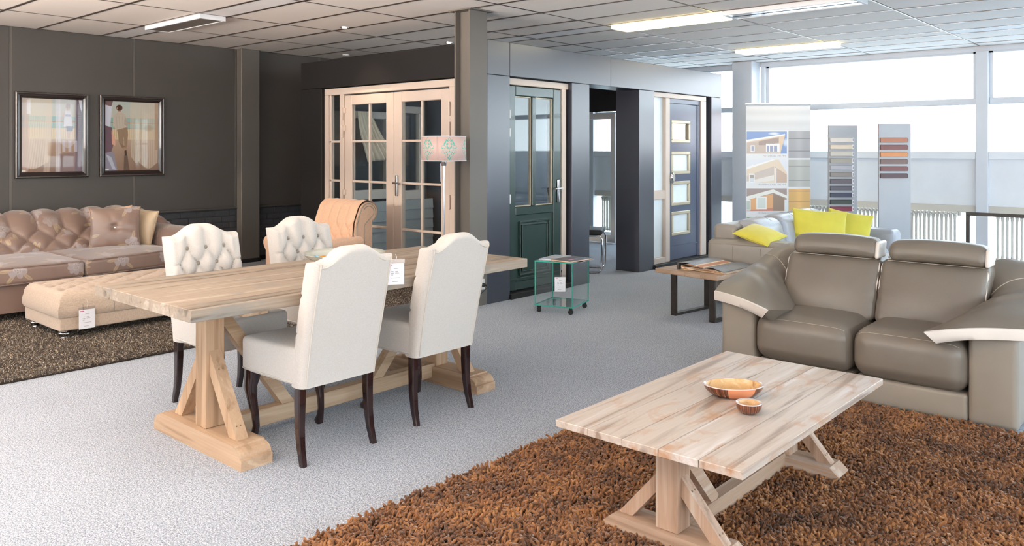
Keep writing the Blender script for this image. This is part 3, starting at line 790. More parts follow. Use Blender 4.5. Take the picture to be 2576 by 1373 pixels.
def make_chair(tagged=False):
    t = thing('dining_chair', 'x', 'chair')
    W = 0.455; Z0 = 0.355
    ztop = lambda v: 0.945+0.062*smooth((0.185-np.abs(v))/0.15)
    xback = lambda z: -0.205-0.145*((z-Z0)/0.65)**1.15
    NV, NZ = 60, 90
    sv = np.sin(np.linspace(-1, 1, NV)*PI/2); tz = (1-np.cos(np.linspace(0, 1, NZ)*PI))/2
    S, T = np.meshgrid(sv, tz, indexing='ij')
    Wd = W*(1-0.03*smooth((0.55-T)/0.5)); v = S*Wd/2; zt = ztop(v); z = Z0+(zt-Z0)*T
    de = np.minimum((1-np.abs(S))*Wd/2, (zt-z)); de = np.minimum(de, np.where(T < 0.5, 1.0, 1.0))
    e = np.sqrt(np.clip(1-(1-np.clip(de/0.032, 0, 1))**2, 0, 1))
    xc = xback(z)
    dm = diamonds(v, z, 0.872, 0.115, 0.18)
    pl = np.abs(np.sin(PI*v/0.115))**0.5
    up = smooth((z-0.872)/0.02); q = dm*(1-up)+pl*up
    edge = smooth((0.185-np.abs(v))/0.03); q = q*edge+(1-edge)*0.8
    crz = np.minimum(np.abs((z-0.782+0.09) % 0.18-0.09), 1)     # side creases from outer buttons
    q = q-(1-edge)*0.35*np.exp(-(crz/0.006)**2)
    low = smooth((z-0.55)/0.04); q = q*low+(1-low)*0.7
    fx = xc+0.045*e+0.040*q*e
    rx = xc-0.042*e
    m = MB(); m.grid(np.stack([fx, v, z], -1)); m.grid(np.stack([rx, v, z], -1), flip=True)
    m.v = m.v
    bk = m.build('backrest', M_linen, t, True, 60, merge=True)
    for r, zz in enumerate((0.872, 0.782, 0.692)):
        off = 0 if r % 2 == 0 else 0.0575
        for k_ in ((-0.115, 0, 0.115) if r % 2 == 0 else (-0.1725, -0.0575, 0.0575, 0.1725)):
            button(bk, (float(xback(zz))+0.052, k_, zz), 0.0135)
    # piping round the outer back
    pth = []
    for s in (-1, 1):
        pp = []
        for zz in np.linspace(Z0+0.01, 0.935, 14): pp.append((float(xback(zz))-0.042, s*(W/2-0.026)*(1-0.03*float(smooth((0.55-(zz-Z0)/0.6)/0.5))), zz))
        if s > 0: pp = pp[::-1]
        pth += pp
        if s < 0:
            for vv in np.linspace(-(W/2-0.026), W/2-0.026, 27): pth.append((float(xback(0.93))-0.042, vv, float(ztop(vv))-0.026))
    MB().tube(pth, 0.0042, 6).build('piping', M_piping, bk, True)
    MB().tube([(p[0]+0.010, p[1]*1.045, p[2]+(0.010 if abs(p[1]) < 0.19 and p[2] > 0.91 else 0)) for p in pth], 0.0034, 6).build('piping', M_piping, bk, True)
    # seat
    def sf(Wv, U):
        Wv = Wv.copy(); front = smooth((Wv[:, 0]+0.2)/0.45)
        Wv[:, 1] *= 0.97+0.05*front
        return Wv
    m = MB().rbox((0.025, 0, 0.445), (0.235, 0.225, 0.085), 0.022, 9, (0.0, 0.0, 0.014), sf)
    st = m.build('seat', M_linen, t, True, 60)
    m = MB()
    m.tube(snap(st, [(-0.2, -0.23, 0.37), (0.0, -0.24, 0.37), (0.15, -0.25, 0.37), (0.24, -0.25, 0.37), (0.262, -0.236, 0.37), (0.27, -0.2, 0.37), (0.27, 0, 0.37), (0.27, 0.2, 0.37), (0.262, 0.236, 0.37), (0.24, 0.25, 0.37), (0.15, 0.25, 0.37), (0.0, 0.24, 0.37), (-0.2, 0.23, 0.37)], 0.001), 0.004, 6)
    m.build('piping', M_piping, st, True)
    MB().box(-0.236, -0.224, -0.221, -0.219, 0.43, 0.46).build('fabric_label', M_strap, st)
    # legs
    for s in (-1, 1):
        P = [(-0.20, s*0.195, 0.37), (-0.198, s*0.196, 0.27), (-0.20, s*0.198, 0.17), (-0.212, s*0.2, 0.08), (-0.235, s*0.203, 0.0)]
        MB().sweep_rect(P, [(0.046, 0.042), (0.044, 0.04), (0.04, 0.036), (0.034, 0.032), (0.028, 0.028)]).build('leg', M_mahog, t, True, 30)
        P = [(0.215, s*0.19, 0.37), (0.222, s*0.19, 0.33), (0.228, s*0.197, 0.28), (0.215, s*0.196, 0.22), (0.194, s*0.192, 0.15), (0.186, s*0.19, 0.09), (0.198, s*0.193, 0.045), (0.214, s*0.197, 0.02), (0.212, s*0.197, 0.0)]
        MB().sweep_rect(P, [(0.07, 0.064), (0.068, 0.062), (0.056, 0.052), (0.042, 0.04), (0.032, 0.031), (0.027, 0.027), (0.03, 0.03), (0.04, 0.038), (0.034, 0.033)]).build('leg', M_mahog, t, True, 50)
    return t

ch = make_chair()
ch.location = (-3.40, 2.34, 0); ch.rotation_euler = (0, 0, PI)
GR = 'cream linen dining chairs round the plank table'
tag(ch, 'cream linen dining chair nearest the camera, smooth back with hanging price tag', None, GR)
c2 = dup(ch, (-3.425, 3.055, 0), PI, 'cream linen dining chair seen from behind, beside the far end of the table')
c3 = dup(ch, (-4.30, 2.40, 0), 0, 'buttoned cream dining chair across the table, nearest the ottoman')
c4 = dup(ch, (-4.33, 3.10, 0), 0, 'buttoned cream dining chair across the table, in front of the peach armchair')

# ------------------------------------------------------------------ dining table
M_plank = wood('weathered_oak', (160, 144, 128), (180, 167, 152), (98, 88, 78), 1, 1.0, 0.6, 0.85, True, 0.3, 0.9, (140, 134, 126))
M_base = wood('pale_oak_post', (190, 158, 128), (206, 178, 148), (160, 128, 98), 2, 1.1, 0.5, 0.45, False, 0.12)
M_basex = wood('pale_oak_beam', (188, 158, 130), (204, 178, 150), (158, 128, 100), 0, 1.1, 0.5, 0.45, False, 0.12)
M_basey = wood('pale_oak_rail', (184, 156, 128), (202, 176, 148), (154, 126, 98), 1, 1.1, 0.5, 0.45, False, 0.12)
M_peg = plain('peg_hole', (120, 96, 74), 0.7)

def trestle(t, px, py, zt, halfx, post, footh, foot_d, ends, sgn, mats, braces, z0=0.0):
    """one end frame: foot along x, post, two x braces"""
    mp, mx_, my_ = mats
    w = post/2
    if ends == 'ogee':
        L = halfx; h = footh
        prof = [(-L, z0), (-L, z0+h*0.50), (-L+0.012, z0+h*0.52)]
        for k_ in range(7):
            a = PI*0.5*k_/6; prof.append((-L+0.012+0.055*(1-math.cos(a)), z0+h*0.52+(h*0.40)*math.sin(a)))
        prof += [(-L+0.072, z0+h)]
        prof += [(-x, z) for x, z in prof[::-1]]
    else:
        L = halfx; h = footh; prof = [(-L+0.02, z0), (-L-0.005, z0+h*0.55), (-L+0.035, z0+h), (L-0.035, z0+h), (L+0.005, z0+h*0.55), (L-0.02, z0)]
    prof = [(x+px, z) for x, z in prof]
    MB().prism(prof[::-1], py-foot_d/2, py+foot_d/2, 'y').build('foot', mx_, t)
    MB().box(px-w, px+w, py-w, py+w, z0+footh, zt, 0.004).build('post', mp, t)
    for s in (-1, 1):
        a = Vector((px+s*braces[0], py+0.0, z0+footh-0.002)); b_ = Vector((px+s*(w+0.0), py+0.0, braces[1]))
        d = (b_-a).normalized(); n = Vector((-d.z, 0, d.x)); hw = braces[2]/2
        # parallelogram cut flat on the foot and vertical on the post
        q = []
        def hitz(p, z): return p + d*((z-p.z)/d.z)
        def hitx(p, x): return p + d*((x-p.x)/d.x)
        e1 = a+n*hw; e2 = a-n*hw
        A1, A2 = hitz(e1, z0+footh-0.002), hitz(e2, z0+footh-0.002); B1, B2 = hitx(e1, px+s*(w-0.002)), hitx(e2, px+s*(w-0.002))
        poly = [(p.x, p.z) for p in (A1, B1, B2, A2)]
        br_ = MB().prism(poly, py-braces[2]/2, py+braces[2]/2, 'y').build('brace', mp, t)
        for f, o_ in ((0.12, 0.010), (0.12, -0.010), (0.86, 0.010), (0.86, -0.010)):
            p = a.lerp(b_, f); nn = n if n.z*1 > 0 else -n
            dsk = MB(); 
            dsk.lathe([(0.0, 0.0012), (0.004, 0.0012), (0.004, 0)], n=8)
            o = dsk.build('peg', M_peg, br_); o.location = p+nn*(hw)+Vector((0, o_, 0)); o.rotation_euler = nn.to_track_quat('Z', 'Y').to_euler()

tb = thing('dining_table', 'large pale oak trestle dining table with plank top and crossed braces', 'table', (-3.72, 2.72, 0))
x0s = [-0.50, -0.30, -0.10, 0.095, 0.29, 0.485]
for i in range(5):
    MB().box(x0s[i]+0.0005, x0s[i+1]-0.0005, -1.083, 1.083, 0.727+random.uniform(-0.001, 0), 0.78+random.uniform(-0.0012, 0), 0.0018).build('plank', M_plank, tb)
MB().box(-0.40, 0.39, -0.79, -0.66, 0.692, 0.727, 0.004).build('batten', M_basex, tb)
MB().box(-0.40, 0.39, 0.66, 0.79, 0.692, 0.727, 0.004).build('batten', M_basex, tb)
for sg in (-1, 1):
    trestle(tb, -0.03, sg*0.725 if sg < 0 else 0.80, 0.692, 0.43, 0.10, 0.098, 0.16, 'ogee', sg, (M_base, M_basex, M_basey), (0.27, 0.42, 0.06))
MB().box(-0.065, 0.01, -0.675, 0.75, 0.03, 0.115, 0.004).build('stretcher', M_basey, tb)
for sg in (-1, 1):
    a = (-0.03, sg*0.66 if sg < 0 else 0.74, 0.62); b_ = (-0.03, sg*0.29, 0.10)
    MB().obox(a, b_, 0.06, 0.06, (1, 0, 0)).build('long_brace', M_basey, tb)

# bowl of sweets on the dining table
bl = thing('serving_bowl', 'wide shallow pale glazed bowl on the dining table', 'bowl', (-3.80, 2.84, 0.781))
M_bowl = plain('celadon_glaze', (196, 200, 190), 0.22, var=0.03, coat=0.4)
MB().lathe([(0.0, 0.0), (0.07, 0.0), (0.09, 0.006), (0.16, 0.032), (0.215, 0.062), (0.232, 0.078), (0.236, 0.080), (0.232, 0.082), (0.21, 0.068), (0.155, 0.040), (0.085, 0.014), (0.0, 0.010)], n=48).build('bowl', M_bowl, bl, True, 60)
cols = [(30, 150, 200), (60, 60, 150), (235, 150, 40), (70, 170, 215), (120, 190, 225), (40, 60, 140), (240, 170, 60), (60, 60, 130), (50, 140, 200), (230, 120, 40)]
names = ['sky blue', 'navy', 'orange', 'turquoise', 'pale blue', 'dark blue', 'amber', 'indigo', 'bright blue', 'deep orange']
for i, c_ in enumerate(cols[:9]):
    a = i*2.4; r = 0.012+0.0080*i
    mt = plain('sweet_wrapper_%d' % i, c_, 0.25, var=0.1, vscale=60)
    m = MB().rbox((0, 0, 0), (0.026, 0.012, 0.008), 0.006, 3).prism([(-0.026, 0.0), (-0.040, 0.009), (-0.040, -0.009)], -0.001, 0.001, 'z').prism([(0.026, 0.0), (0.040, -0.009), (0.040, 0.009)], -0.001, 0.001, 'z')
    o = m.build('sweet', mt, None, True); o.location = (-3.86+r*math.cos(a), 2.76+r*math.sin(a), 0.820+0.009*(i % 3)); o.rotation_euler = (random.uniform(-0.2, 0.2), random.uniform(-0.3, 0.3), a*1.7)
    tag(o, '%s wrapped sweet lying in the shallow bowl' % names[i], 'sweet', 'wrapped sweets in the bowl')

# ------------------------------------------------------------------ coffee table
M_ctop = wood('limed_oak_plank', (192, 178, 166), (212, 204, 200), (148, 128, 114), 1, 0.8, 0.36, 0.45, True, 0.1, 1.6, (176, 132, 96))
M_cpost = wood('limed_oak_post', (180, 150, 128), (202, 182, 164), (150, 120, 98), 2, 1.3, 0.5, 0.6, False, 0.15)
M_cbeam = wood('limed_oak_beam', (180, 152, 130), (202, 182, 166), (150, 120, 98), 0, 1.3, 0.5, 0.6, False, 0.15)
M_crail = wood('limed_oak_rail', (176, 148, 126), (198, 178, 162), (148, 118, 96), 1, 1.3, 0.5, 0.6, False, 0.15)
ct = thing('coffee_table', 'low limed oak plank coffee table on trestle feet standing on the brown rug', 'table', (-1.51, 3.065, 0))
xs = [-0.375, -0.225, -0.075, 0.07, 0.22, 0.375]
for i in range(5):
    e = random.uniform(-0.006, 0.006)
    MB().box(xs[i]+0.0009, xs[i+1]-0.0009, -0.692+e, 0.692+e*0.6, 0.413, 0.44+random.uniform(-0.001, 0), 0.002).build('plank', M_ctop, ct)
MB().box(-0.32, 0.32, -0.49, -0.42, 0.388, 0.413, 0.003).build('batten', M_cbeam, ct)
MB().box(-0.32, 0.32, 0.42, 0.49, 0.388, 0.413, 0.003).build('batten', M_cbeam, ct)
for sg in (-1, 1):
    trestle(ct, 0.01, sg*0.49, 0.39, 0.26, 0.092, 0.075, 0.12, 'chamfer', sg, (M_cpost, M_cbeam, M_crail), (0.19, 0.25, 0.045), 0.012)
MB().box(-0.02, 0.04, -0.44, 0.44, 0.03, 0.10, 0.004).build('stretcher', M_crail, ct)
for sg in (-1, 1):
    MB().obox((0.01, sg*0.45, 0.36), (0.01, sg*0.20, 0.095), 0.05, 0.045, (1, 0, 0)).build('long_brace', M_crail, ct)

# wooden bowls
def bowlmat(name, bands):
    m, nt, b = newmat(name); tc = nt.nodes.new('ShaderNodeTexCoord'); sep = nt.nodes.new('ShaderNodeSeparateXYZ'); nt.links.new(tc.outputs['Object'], sep.inputs[0])
    at = nt.nodes.new('ShaderNodeMath'); at.operation = 'ARCTAN2'; nt.links.new(sep.outputs['Y'], at.inputs[0]); nt.links.new(sep.outputs['X'], at.inputs[1])
    cb = nt.nodes.new('ShaderNodeCombineXYZ'); nt.links.new(at.outputs[0], cb.inputs['X'])
    n = noise(nt, cb.outputs[0], 9.0, 5, 0.8)
    col = ramp(nt, n, [(0.36, lin((64, 34, 24))), (0.5, lin((96, 54, 38))), (0.62, lin((170, 104, 66)))])
    if bands:
        gt = nt.nodes.new('ShaderNodeMath'); gt.operation = 'SUBTRACT'; nt.links.new(at.outputs[0], gt.inputs[0]); gt.inputs[1].default_value = bands
        ab = nt.nodes.new('ShaderNodeMath'); ab.operation = 'ABSOLUTE'; nt.links.new(gt.outputs[0], ab.inputs[0])
        lt = nt.nodes.new('ShaderNodeMath'); lt.operation = 'LESS_THAN'; nt.links.new(ab.outputs[0], lt.inputs[0]); lt.inputs[1].default_value = 0.62
        col = mixc(nt, lt.outputs[0], col, lin((222, 142, 100)))
    nt.links.new(col, b.inputs['Base Color']); b.inputs['Roughness'].default_value = 0.18; b.inputs['Coat Weight'].default_value = 0.6
    return m
M_bowlin = wood('pale_bowl_wood', (206, 166, 116), (222, 192, 150), (160, 110, 66), 1, 1.6, 0.3, 0.2, False, 0.02, 1.4)
M_bowlrim = plain('lacquered_rim', (196, 180, 176), 0.2, coat=0.4)
bo1 = thing('wooden_bowl', 'large oval lacquered wooden bowl with a copper coloured patch on the coffee table', 'bowl', (-1.52, 3.095, 0.4405), math.radians(41.5))
pr = [(0.070, 0.0), (0.092, 0.012), (0.108, 0.030), (0.114, 0.046)]
MB().lathe([(0.0, 0.0)]+pr, n=48, sx=1.08, sy=0.80, caps=False).build('shell', bowlmat('banded_bowl_wood', -PI/2+0.12), bo1, True, 60)
MB().lathe([(0.114, 0.046), (0.112, 0.049), (0.104, 0.047)], n=48, sx=1.08, sy=0.80, caps=False).build('rim', M_bowlrim, bo1, True, 60)
MB().lathe([(0.104, 0.0465), (0.094, 0.028), (0.072, 0.014), (0.0, 0.010)], n=48, sx=1.08, sy=0.80, caps=False).build('inside', M_bowlin, bo1, True, 60)
bo2 = thing('wooden_bowl', 'small round dark wooden bowl in front of the large oval bowl', 'bowl', (-1.373, 2.925, 0.4405), math.radians(41.5))
MB().lathe([(0.0, 0.0), (0.026, 0.0), (0.040, 0.010), (0.048, 0.026), (0.049, 0.040)], n=36, caps=False).build('shell', bowlmat('dark_bowl_wood', 0), bo2, True, 60)
MB().lathe([(0.049, 0.040), (0.048, 0.043), (0.039, 0.041)], n=36, sy=0.98, caps=False).build('rim', M_bowlrim, bo2, True, 60)
MB().lathe([(0.039, 0.0415), (0.034, 0.022), (0.02, 0.012), (0.0, 0.010)], n=36, caps=False).build('inside', M_bowlin, bo2, True, 60)

# ------------------------------------------------------------------ grey leather recliner sofa
M_leather = leather('taupe_leather', (124, 114, 103))
M_leather2 = leather('taupe_leather_base', (152, 142, 130), 0.42, 260, 0.1)
M_lwhite = leather('white_leather_edge', (228, 218, 208), 0.4, 260, 0.1)
M_stitch = plain('stitch_thread', (186, 174, 158), 0.7)
sf = thing('recliner_sofa', 'taupe leather two seat recliner sofa with white edged arm pads and headrests', 'sofa', (-1.61, 5.2, 0))
def pad(sgn):
    O = np.array([(-0.86, -0.43, 0.545), (-0.88, -0.28, 0.585), (-0.875, -0.02, 0.625), (-0.85, 0.18, 0.675), (-0.78, 0.33, 0.765), (-0.66, 0.40, 0.80)])
    I = np.array([(-0.425, -0.60, 0.500), (-0.40, -0.40, 0.475), (-0.44, -0.16, 0.44), (-0.50, 0.02, 0.43), (-0.525, 0.10, 0.53), (-0.52, 0.20, 0.745)])
    B = np.array([0.012, 0.045, 0.075, 0.085, 0.06, 0.02])
    def cr(P, t):
        n = len(P)-1; t = t*n; i = min(int(t), n-1); f = t-i
        p0, p1, p2, p3 = P[max(i-1, 0)], P[i], P[i+1], P[min(i+2, n)]
        return 0.5*((2*p1)+(-p0+p2)*f+(2*p0-5*p1+4*p2-p3)*f*f+(-p0+3*p1-3*p2+p3)*f**3)
    NU, NVv = 40, 26; G = np.zeros((NU, NVv, 3))
    for i in range(NU):
        u = i/(NU-1); o_ = cr(O, u); n_ = cr(I, u); bb_ = cr(B[:, None], u)[0]
        for j in range(NVv):
            v_ = j/(NVv-1); p = o_*(1-v_)+n_*v_
            # convex cross-section: stays high near the outside and drops toward the seat
            rise = math.sin(PI*v_)
            p = p+np.array([0.25*bb_*rise, -0.35*bb_*rise, bb_*rise*1.15])
            p[2] += 0.007*math.sin(u*40+v_*7)*math.exp(-((u-0.42)/0.16)**2)*rise
            G[i, j] = p
    G[..., 0] *= -sgn
    Dn = G.copy()
    th = np.linspace(0.062, 0.16, NU)[:, None]
    Dn[..., 2] -= th
    vv_ = np.linspace(0, 1, NVv)[None, :]; Dn[..., 0] += sgn*(0.05*vv_**3)
    Dn[..., 1] += 0.03*vv_**3
    m = MB(); fl_ = sgn > 0
    m.grid(G, flip=not fl_)
    m.grid(Dn, flip=fl_)
    for a_, b_, fz in ((G[:, 0], Dn[:, 0], True), (G[:, -1], Dn[:, -1], False), (G[-1], Dn[-1], True)):
        mid = (a_+b_)/2
        m.grid(np.stack([a_, mid, b_], 1), flip=(fz != fl_))
    p = m.build('arm_pad', M_leather, sf, True, 70, merge=True)
    fm = MB()
    a_, b_ = G[0], Dn[0]; cen = G[0].mean(0); n = np.array([0.30*sgn*-1 if False else 0.0, -1, 0.0])
    out = np.array([0, -0.014, 0])
    fm.grid(np.stack([a_+(0, 0, 0.0), a_+out*0.8-(0, 0, 0.004), (a_+b_)/2+out, b_+out*0.8+(0, 0, 0.004), b_], 1), flip=fl_)
    fm.build('white_edge', M_lwhite, p, True, 60, merge=True)
    # seam across the pad
    i = 27
    MB().tube([tuple(q+np.array([0, 0, 0.0005])) for q in G[i]], 0.0025, 5).build('seam', M_stitch, p, True)
for sgn in (-1, 1):
    pad(sgn)
    x = sgn*0.705
    MB().rbox((x, 0.05, 0.26), (0.115, 0.48, 0.25), 0.03, 6, (0, 0.008, 0)).build('arm_base', M_leather2, sf, True)
    MB().rbox((x*1.0, 0.32, 0.45), (0.12, 0.20, 0.22), 0.06, 6).build('arm_shoulder', M_leather, sf, True)
for k_, (xa, xb) in enumerate(((-0.585, -0.004), (0.004, 0.590))):
    xm = (xa+xb)/2; hw = (xb-xa)/2
    def sfn(Wv, U, xm=xm, hw=hw):
        Wv = Wv.copy(); ex = np.clip(np.abs(Wv[:, 0]-xm)/hw, 0, 1)
        Wv[:, 2] -= 0.012*ex**4*(U[:, 2] > 0)
        fr = np.clip((-Wv[:, 1]-0.25)/0.2, 0, 1)
        Wv[:, 1] += 0.045*fr*np.clip((0.24-Wv[:, 2])/0.14, 0, 1)     # tucks in at the bottom of the roll
        return Wv
    s_ = MB().rbox((xm, -0.14, 0.30), (hw, 0.335, 0.145), 0.085, 10, (0, 0.018, 0.014), sfn).build('seat', M_leather, sf, True, 60)
    MB().rbox((xm, -0.10, 0.085), (hw-0.002, 0.33, 0.075), 0.02, 5, (0, 0.006, 0)).build('footrest', M_leather2, sf, True)
    MB().tube(snap(s_, [(xm+hw*q, -0.46, 0.43) for q in np.linspace(-0.95, 0.95, 40)], 0.0004), 0.0014, 5).build('seam', M_stitch, s_, True)
    def bfn(Wv, U, xm=xm, hw=hw):
        Wv = Wv.copy(); t_ = (Wv[:, 2]-0.40)/0.37
        Wv[:, 1] += 0.17*t_
        Wv[:, 0] = xm+(Wv[:, 0]-xm)*(1+0.0*t_)
        sideb = np.clip(np.abs(U[:, 0]), 0, 1)
        Wv[:, 1] += 0.010*np.sin(Wv[:, 2]*95)*np.exp(-((1-sideb)/0.12)**2)*np.exp(-((Wv[:, 2]-0.56)/0.09)**2)
        return Wv
    bks = MB().rbox((xm, 0.03, 0.585), (hw+0.006, 0.12, 0.192), 0.05, 12, (0.0, 0.055, 0.0), bfn).build('back_cushion', M_leather, sf, True, 60)
    for q in (-1, 1):
        for (za, zb) in ((0.69, 0.75), (0.58, 0.67)):
            if q*(-1)**k_ > 0 and za > 0.69: continue
            pts = [(xm+q*(hw-0.004), 0.03-0.11+0.17*((z-0.40)/0.37)+0.01, z) for z in np.linspace(za, zb, 6)]
            MB().tube(snap(bks, pts, 0.0), [0.001, 0.003, 0.0045, 0.0045, 0.003, 0.001], 6).build('white_piping', M_lwhite, bks, True)
    hx = -0.004 if k_ else 0.0
    def hfn(Wv, U):
        Wv = Wv.copy(); Wv[:, 2] += 0.012*(1-U[:, 0]**2); Wv[:, 1] += 0.25*(Wv[:, 2]-0.83); return Wv
    def hfn2(Wv, U):
        Wv = Wv.copy(); Wv[:, 1] += 0.25*(Wv[:, 2]-0.83); return Wv
    hr = MB().rbox((xm+(0.02 if k_ else 0.012), 0.135, 0.828), (hw-0.022, 0.082, 0.060), 0.048, 10, (0, 0.012, 0.006), hfn).build('headrest', M_leather, sf, True, 60)
    ex = xm+(hw-0.012)+(0.01 if k_ else 0.0)
    MB().rbox((ex, 0.135, 0.826), (0.013, 0.076, 0.052), 0.013, 4, fn=hfn2).build('end_cap', M_lwhite, hr, True)
    MB().tube([(xm+(hw-0.03)*q+0.01, 0.070, 0.770) for q in np.linspace(-1, 1, 10)], 0.0018, 5).build('seam', M_stitch, hr, True)
MB().rbox((0, 0.42, 0.40), (0.80, 0.13, 0.36), 0.05, 8).build('back_shell', M_leather2, sf, True)
MB().tube([(-0.28, 0.2, 0.74), (-0.28, 0.16, 0.80)], 0.012).tube([(0.30, 0.2, 0.74), (0.30, 0.16, 0.80)], 0.012).build('headrest_bracket', M_black, sf, True)

# ------------------------------------------------------------------ rugs (pile = uncountable strands, instanced by geometry nodes)
def strand_rug(name, x0, x1, y0, y1, density, length, radius, mats, label, lean, seed, res=5):
    t = thing(name, label, 'rug', ((x0+x1)/2, (y0+y1)/2, 0))
    hx, hy = (x1-x0)/2, (y1-y0)/2
    MB().box(-hx, hx, -hy, hy, 0, 0.012, 0.004).build('backing', mats[1], t)
    me = bpy.data.meshes.new('pile'); n = 40
    V = [(-hx+2*hx*i/n, -hy+2*hy*j/n, 0.010) for i in range(n+1) for j in range(n+1)]
    F = [(i*(n+1)+j, (i+1)*(n+1)+j, (i+1)*(n+1)+j+1, i*(n+1)+j+1) for i in range(n) for j in range(n)]
    me.from_pydata(V, [], F); me.materials.append(mats[0])
    o = bpy.data.objects.new('pile', me); C.objects.link(o); o.parent = t; tag(o, kind='stuff')
    ng = bpy.data.node_groups.new(name+'_pile', 'GeometryNodeTree')
    ng.interface.new_socket('Geometry', in_out='INPUT', socket_type='NodeSocketGeometry'); ng.interface.new_socket('Geometry', in_out='OUTPUT', socket_type='NodeSocketGeometry')
    N = ng.nodes.new; L = ng.links.new
    gi = N('NodeGroupInput'); go = N('NodeGroupOutput')
    dp = N('GeometryNodeDistributePointsOnFaces'); dp.inputs['Density'].default_value = density; dp.inputs['Seed'].default_value = seed
    L(gi.outputs[0], dp.inputs['Mesh'])
    join = N('GeometryNodeJoinGeometry')
    circ = N('GeometryNodeCurvePrimitiveCircle'); circ.inputs['Resolution'].default_value = res; circ.inputs['Radius'].default_value = radius
    for k in range(3):
        bz = N('GeometryNodeCurvePrimitiveBezierSegment'); bz.inputs['Resolution'].default_value = 3
        b_ = length*(0.25+0.25*k)
        bz.inputs['Start'].default_value = (0, 0, 0); bz.inputs['Start Handle'].default_value = (0, 0, length*0.5)
        bz.inputs['End Handle'].default_value = (b_*0.5, 0.1*b_*(k-1), length*0.95); bz.inputs['End'].default_value = (b_*1.2, 0.35*b_*(k-1), length*(1.0-0.12*k))
        cm = N('GeometryNodeCurveToMesh'); cm.inputs['Fill Caps'].default_value = True
        L(bz.outputs[0], cm.inputs['Curve']); L(circ.outputs[0], cm.inputs['Profile Curve'])
        g2 = N('GeometryNodeGeometryToInstance'); L(cm.outputs[0], g2.inputs[0]); L(g2.outputs[0], join.inputs[0])
    ip = N('GeometryNodeInstanceOnPoints'); ip.inputs['Pick Instance'].default_value = True
    L(dp.outputs['Points'], ip.inputs['Points']); L(join.outputs[0], ip.inputs['Instance'])
    # rotation: random heading blended with a drifting direction, random lean
    pos = N('GeometryNodeInputPosition'); nz = N('ShaderNodeTexNoise'); nz.inputs['Scale'].default_value = 9.0; nz.inputs['Detail'].default_value = 1; L(pos.outputs[0], nz.inputs['Vector'])
    sep = N('FunctionNodeSeparateColor'); L(nz.outputs['Color'], sep.inputs[0])
    rnd = N('FunctionNodeRandomValue'); rnd.data_type = 'FLOAT_VECTOR'; rnd.inputs[0].default_value = (-lean, -lean, -1.3); rnd.inputs[1].default_value = (lean, lean, 1.3); rnd.inputs['Seed'].default_value = seed
    hm = N('ShaderNodeMath'); hm.operation = 'MULTIPLY_ADD'; L(sep.outputs[0], hm.inputs[0]); hm.inputs[1].default_value = 26.0; hm.inputs[2].default_value = 0
    cb = N('ShaderNodeCombineXYZ'); L(hm.outputs[0], cb.inputs['Z'])
    ad = N('ShaderNodeVectorMath'); ad.operation = 'ADD'; L(cb.outputs[0], ad.inputs[0]); L(rnd.outputs[0], ad.inputs[1])
    L(ad.outputs[0], ip.inputs['Rotation'])
    rs = N('FunctionNodeRandomValue'); rs.data_type = 'FLOAT'; rs.inputs[2].default_value = 0.75; rs.inputs[3].default_value = 1.15; L(rs.outputs[1], ip.inputs['Scale'])
    sm = N('GeometryNodeSetMaterial'); sm.inputs['Material'].default_value = mats[0]; L(ip.outputs[0], sm.inputs['Geometry'])
    L(sm.outputs[0], go.inputs[0])
    md = o.modifiers.new('pile', 'NODES'); md.node_group = ng
    return t
def rugmat(name, stops, scale, rough=0.85):
    m, nt, b = newmat(name); g = nt.nodes.new('ShaderNodeNewGeometry')
    n = noise(nt, g.outputs['Position'], scale, 2, 0.7); info = nt.nodes.new('ShaderNodeObjectInfo')
    a = nt.nodes.new('ShaderNodeMath'); a.operation = 'MULTIPLY_ADD'; nt.links.new(info.outputs['Random'], a.inputs[0]); a.inputs[1].default_value = 0.30; nt.links.new(n, a.inputs[2])
    s = nt.nodes.new('ShaderNodeMath'); s.operation = 'SUBTRACT'; nt.links.new(a.outputs[0], s.inputs[0]); s.inputs[1].default_value = 0.15
    nt.links.new(ramp(nt, s.outputs[0], stops), b.inputs['Base Color']); b.inputs['Roughness'].default_value = rough; b.inputs['Sheen Weight'].default_value = 0.3
    return m
M_shag = rugmat('tan_yarn', [(0.25, lin((78, 46, 22))), (0.5, lin((126, 78, 38))), (0.75, lin((158, 106, 56)))], 6)
M_shagb = plain('brown_backing', (70, 40, 24), 0.9)
strand_rug('shag_rug', -2.50, 1.3, 0.7, 4.70, 10500, 0.034, 0.0050, (M_shag, M_shagb), 'thick tan brown shag rug under the coffee table', 0.42, 3)
M_dkrug = rugmat('mixed_brown_yarn', [(0.22, lin((38, 28, 22))), (0.45, lin((80, 62, 48))), (0.58, lin((112, 92, 72))), (0.70, lin((216, 198, 172)))], 120)
M_dkb = plain('dark_backing', (50, 38, 30), 0.9)
strand_rug('pile_rug', -7.95, -5.66, -0.2, 5.6, 14000, 0.026, 0.0022, (M_dkrug, M_dkb), 'dark speckled brown pile rug under the ottoman', 0.7, 5, 3)

